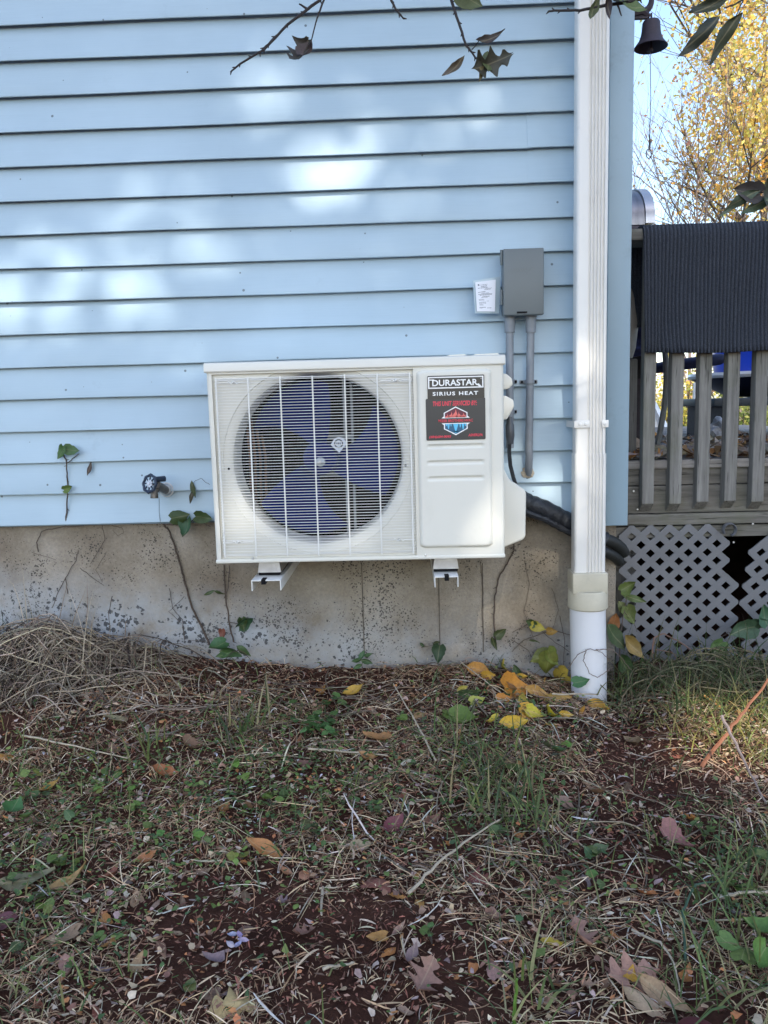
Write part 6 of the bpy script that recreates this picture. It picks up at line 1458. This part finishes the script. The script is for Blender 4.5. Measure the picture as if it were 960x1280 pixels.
# gaps cut for soft sun patches (pixel, plane, half width, half height, share of leaves left in the middle), then clear ones
SOFT = [(50, 362, -.01, .34, .13, .20), (190, 350, -.01, .30, .11, .30), (300, 318, -.01, .24, .11, .36), (320, 108, -.01, .26, .12, .55), (430, 150, -.01, .24, .13, .55), (350, 200, -.01, .20, .16, .6), (440, 250, -.01, .26, .11, .42), (225, 445, -.01, .24, .11, .36), (130, 275, -.01, .34, .12, .42), (560, 320, -.01, .26, .12, .46), (600, 130, -.01, .26, .12, .48), (60, 470, -.01, .26, .10, .44),
        (590, 640, -.39, .20, .12, .30), (330, 650, -.39, .22, .12, .34), (470, 640, -.39, .18, .12, .34), (480, 770, .01, .24, .10, .36), (660, 760, .01, .18, .12, .36)]
HOLES = [(668, 560, -.01, .17, .16), (700, 600, -.01, .14, .14), (740, 480, -.14, .10, .5)]
HC = []; SC = []
for px, py, Y, r, k in HOLES: p = P(px, py, Y); HC.append((p@e1, p@e2, r, k))
for px, py, Y, rx, rz, k in SOFT: p = P(px, py, Y); SC.append((p@e1, p@e2, rx, rz*.75, k*.30))
for px, py, r, k in ((915, 925, .15, .01), (950, 905, .14, .01), (880, 950, .11, .1)): p = G(px, py); HC.append((p@e1, p@e2, r, k))
big = thing('added_shade_tree', 'unseen leafy tree added behind the camera to dapple the sun', 'tree', (4.6, -9.4, -.6))
m = MB(); m.tube([(4.6, -9.4, -.7), (4.5, -9.5, 2), (4.3, -9.7, 4.5), (4.1, -10, 7), (3.9, -10.2, 9.5), (3.8, -10.2, 12)], [.28, .22, .19, .15, .1, .05], 12)
ctr = TG+SD*LT
for k in range(14):
    a = k*2.4; z = 5+.45*k; p = np.array((4.2, -9.9, z-1)); e = ctr+np.array((2.4*math.cos(a)-.6, 2.2*math.sin(a), (k-7)*.42))
    m.tube([p, p*.5+e*.5+np.array((0, 0, .2)), e], [.06, .035, .012], 6)
m.build('trunk', BARK, big)
n = 80000; u = nr.normal(size=(n, 3)); u /= np.linalg.norm(u, axis=1)[:, None]
pts = ctr+u*(nr.uniform(0, 1, n)**.42)[:, None]*np.array((4.3, 3.6, 4.0))
a1, a2 = pts@e1, pts@e2; ok = np.ones(n, bool)
for (c1_, c2_, r, k) in HC: ok &= ~((np.hypot(a1-c1_, a2-c2_) < r+.06) & (nr.uniform(0, 1, n) > k))
keep_p = np.ones(n)
for (c1_, c2_, rx, rz, k) in SC: keep_p = np.minimum(keep_p, 1-(1-k)*np.clip(2.4*np.exp(-((a1-c1_)/rx)**2-((a2-c2_)/rz)**2), 0, 1))
ok &= nr.uniform(0, 1, n) < keep_p
leaf_cloud(pts[ok], .155, pal([(.07, .11, .03), (.05, .085, .025), (.12, .13, .03)], ok.sum(), .2), 'crown', big, vcol('shade_leaves', .6, .3))
# leaf scraps lying on the deck boards
q = nr.uniform(0, 1, (900, 2)); X = .74+q[:, 0]*1.5; Yd = .16+q[:, 1]**2*1.3
L = nr.uniform(.02, .05, 900); a = nr.uniform(0, 6.28, 900); ca, sa = np.cos(a)*L, np.sin(a)*L
zz = DZ+nr.uniform(.003, .028, 900); tz_ = nr.normal(0, .012, (900, 4))
V = np.stack([np.stack([X-ca, Yd-sa, zz+tz_[:, 0]], -1), np.stack([X+sa*.4, Yd-ca*.4, zz+tz_[:, 1]], -1), np.stack([X+ca, Yd+sa, zz+tz_[:, 2]], -1), np.stack([X-sa*.4, Yd+ca*.4, zz+tz_[:, 3]], -1)], 1)
V[:, :, 2] = np.maximum(V[:, :, 2], DZ+.003)
tag(np_mesh('deck_leaf_litter', V.reshape(-1, 3), np.arange(3600).reshape(-1, 4), np.repeat(pal([(.42, .33, .25), (.22, .14, .10), (.5, .43, .37), (.40, .20, .07)], 900, .25), 4, 0), LITTER), kind='stuff')
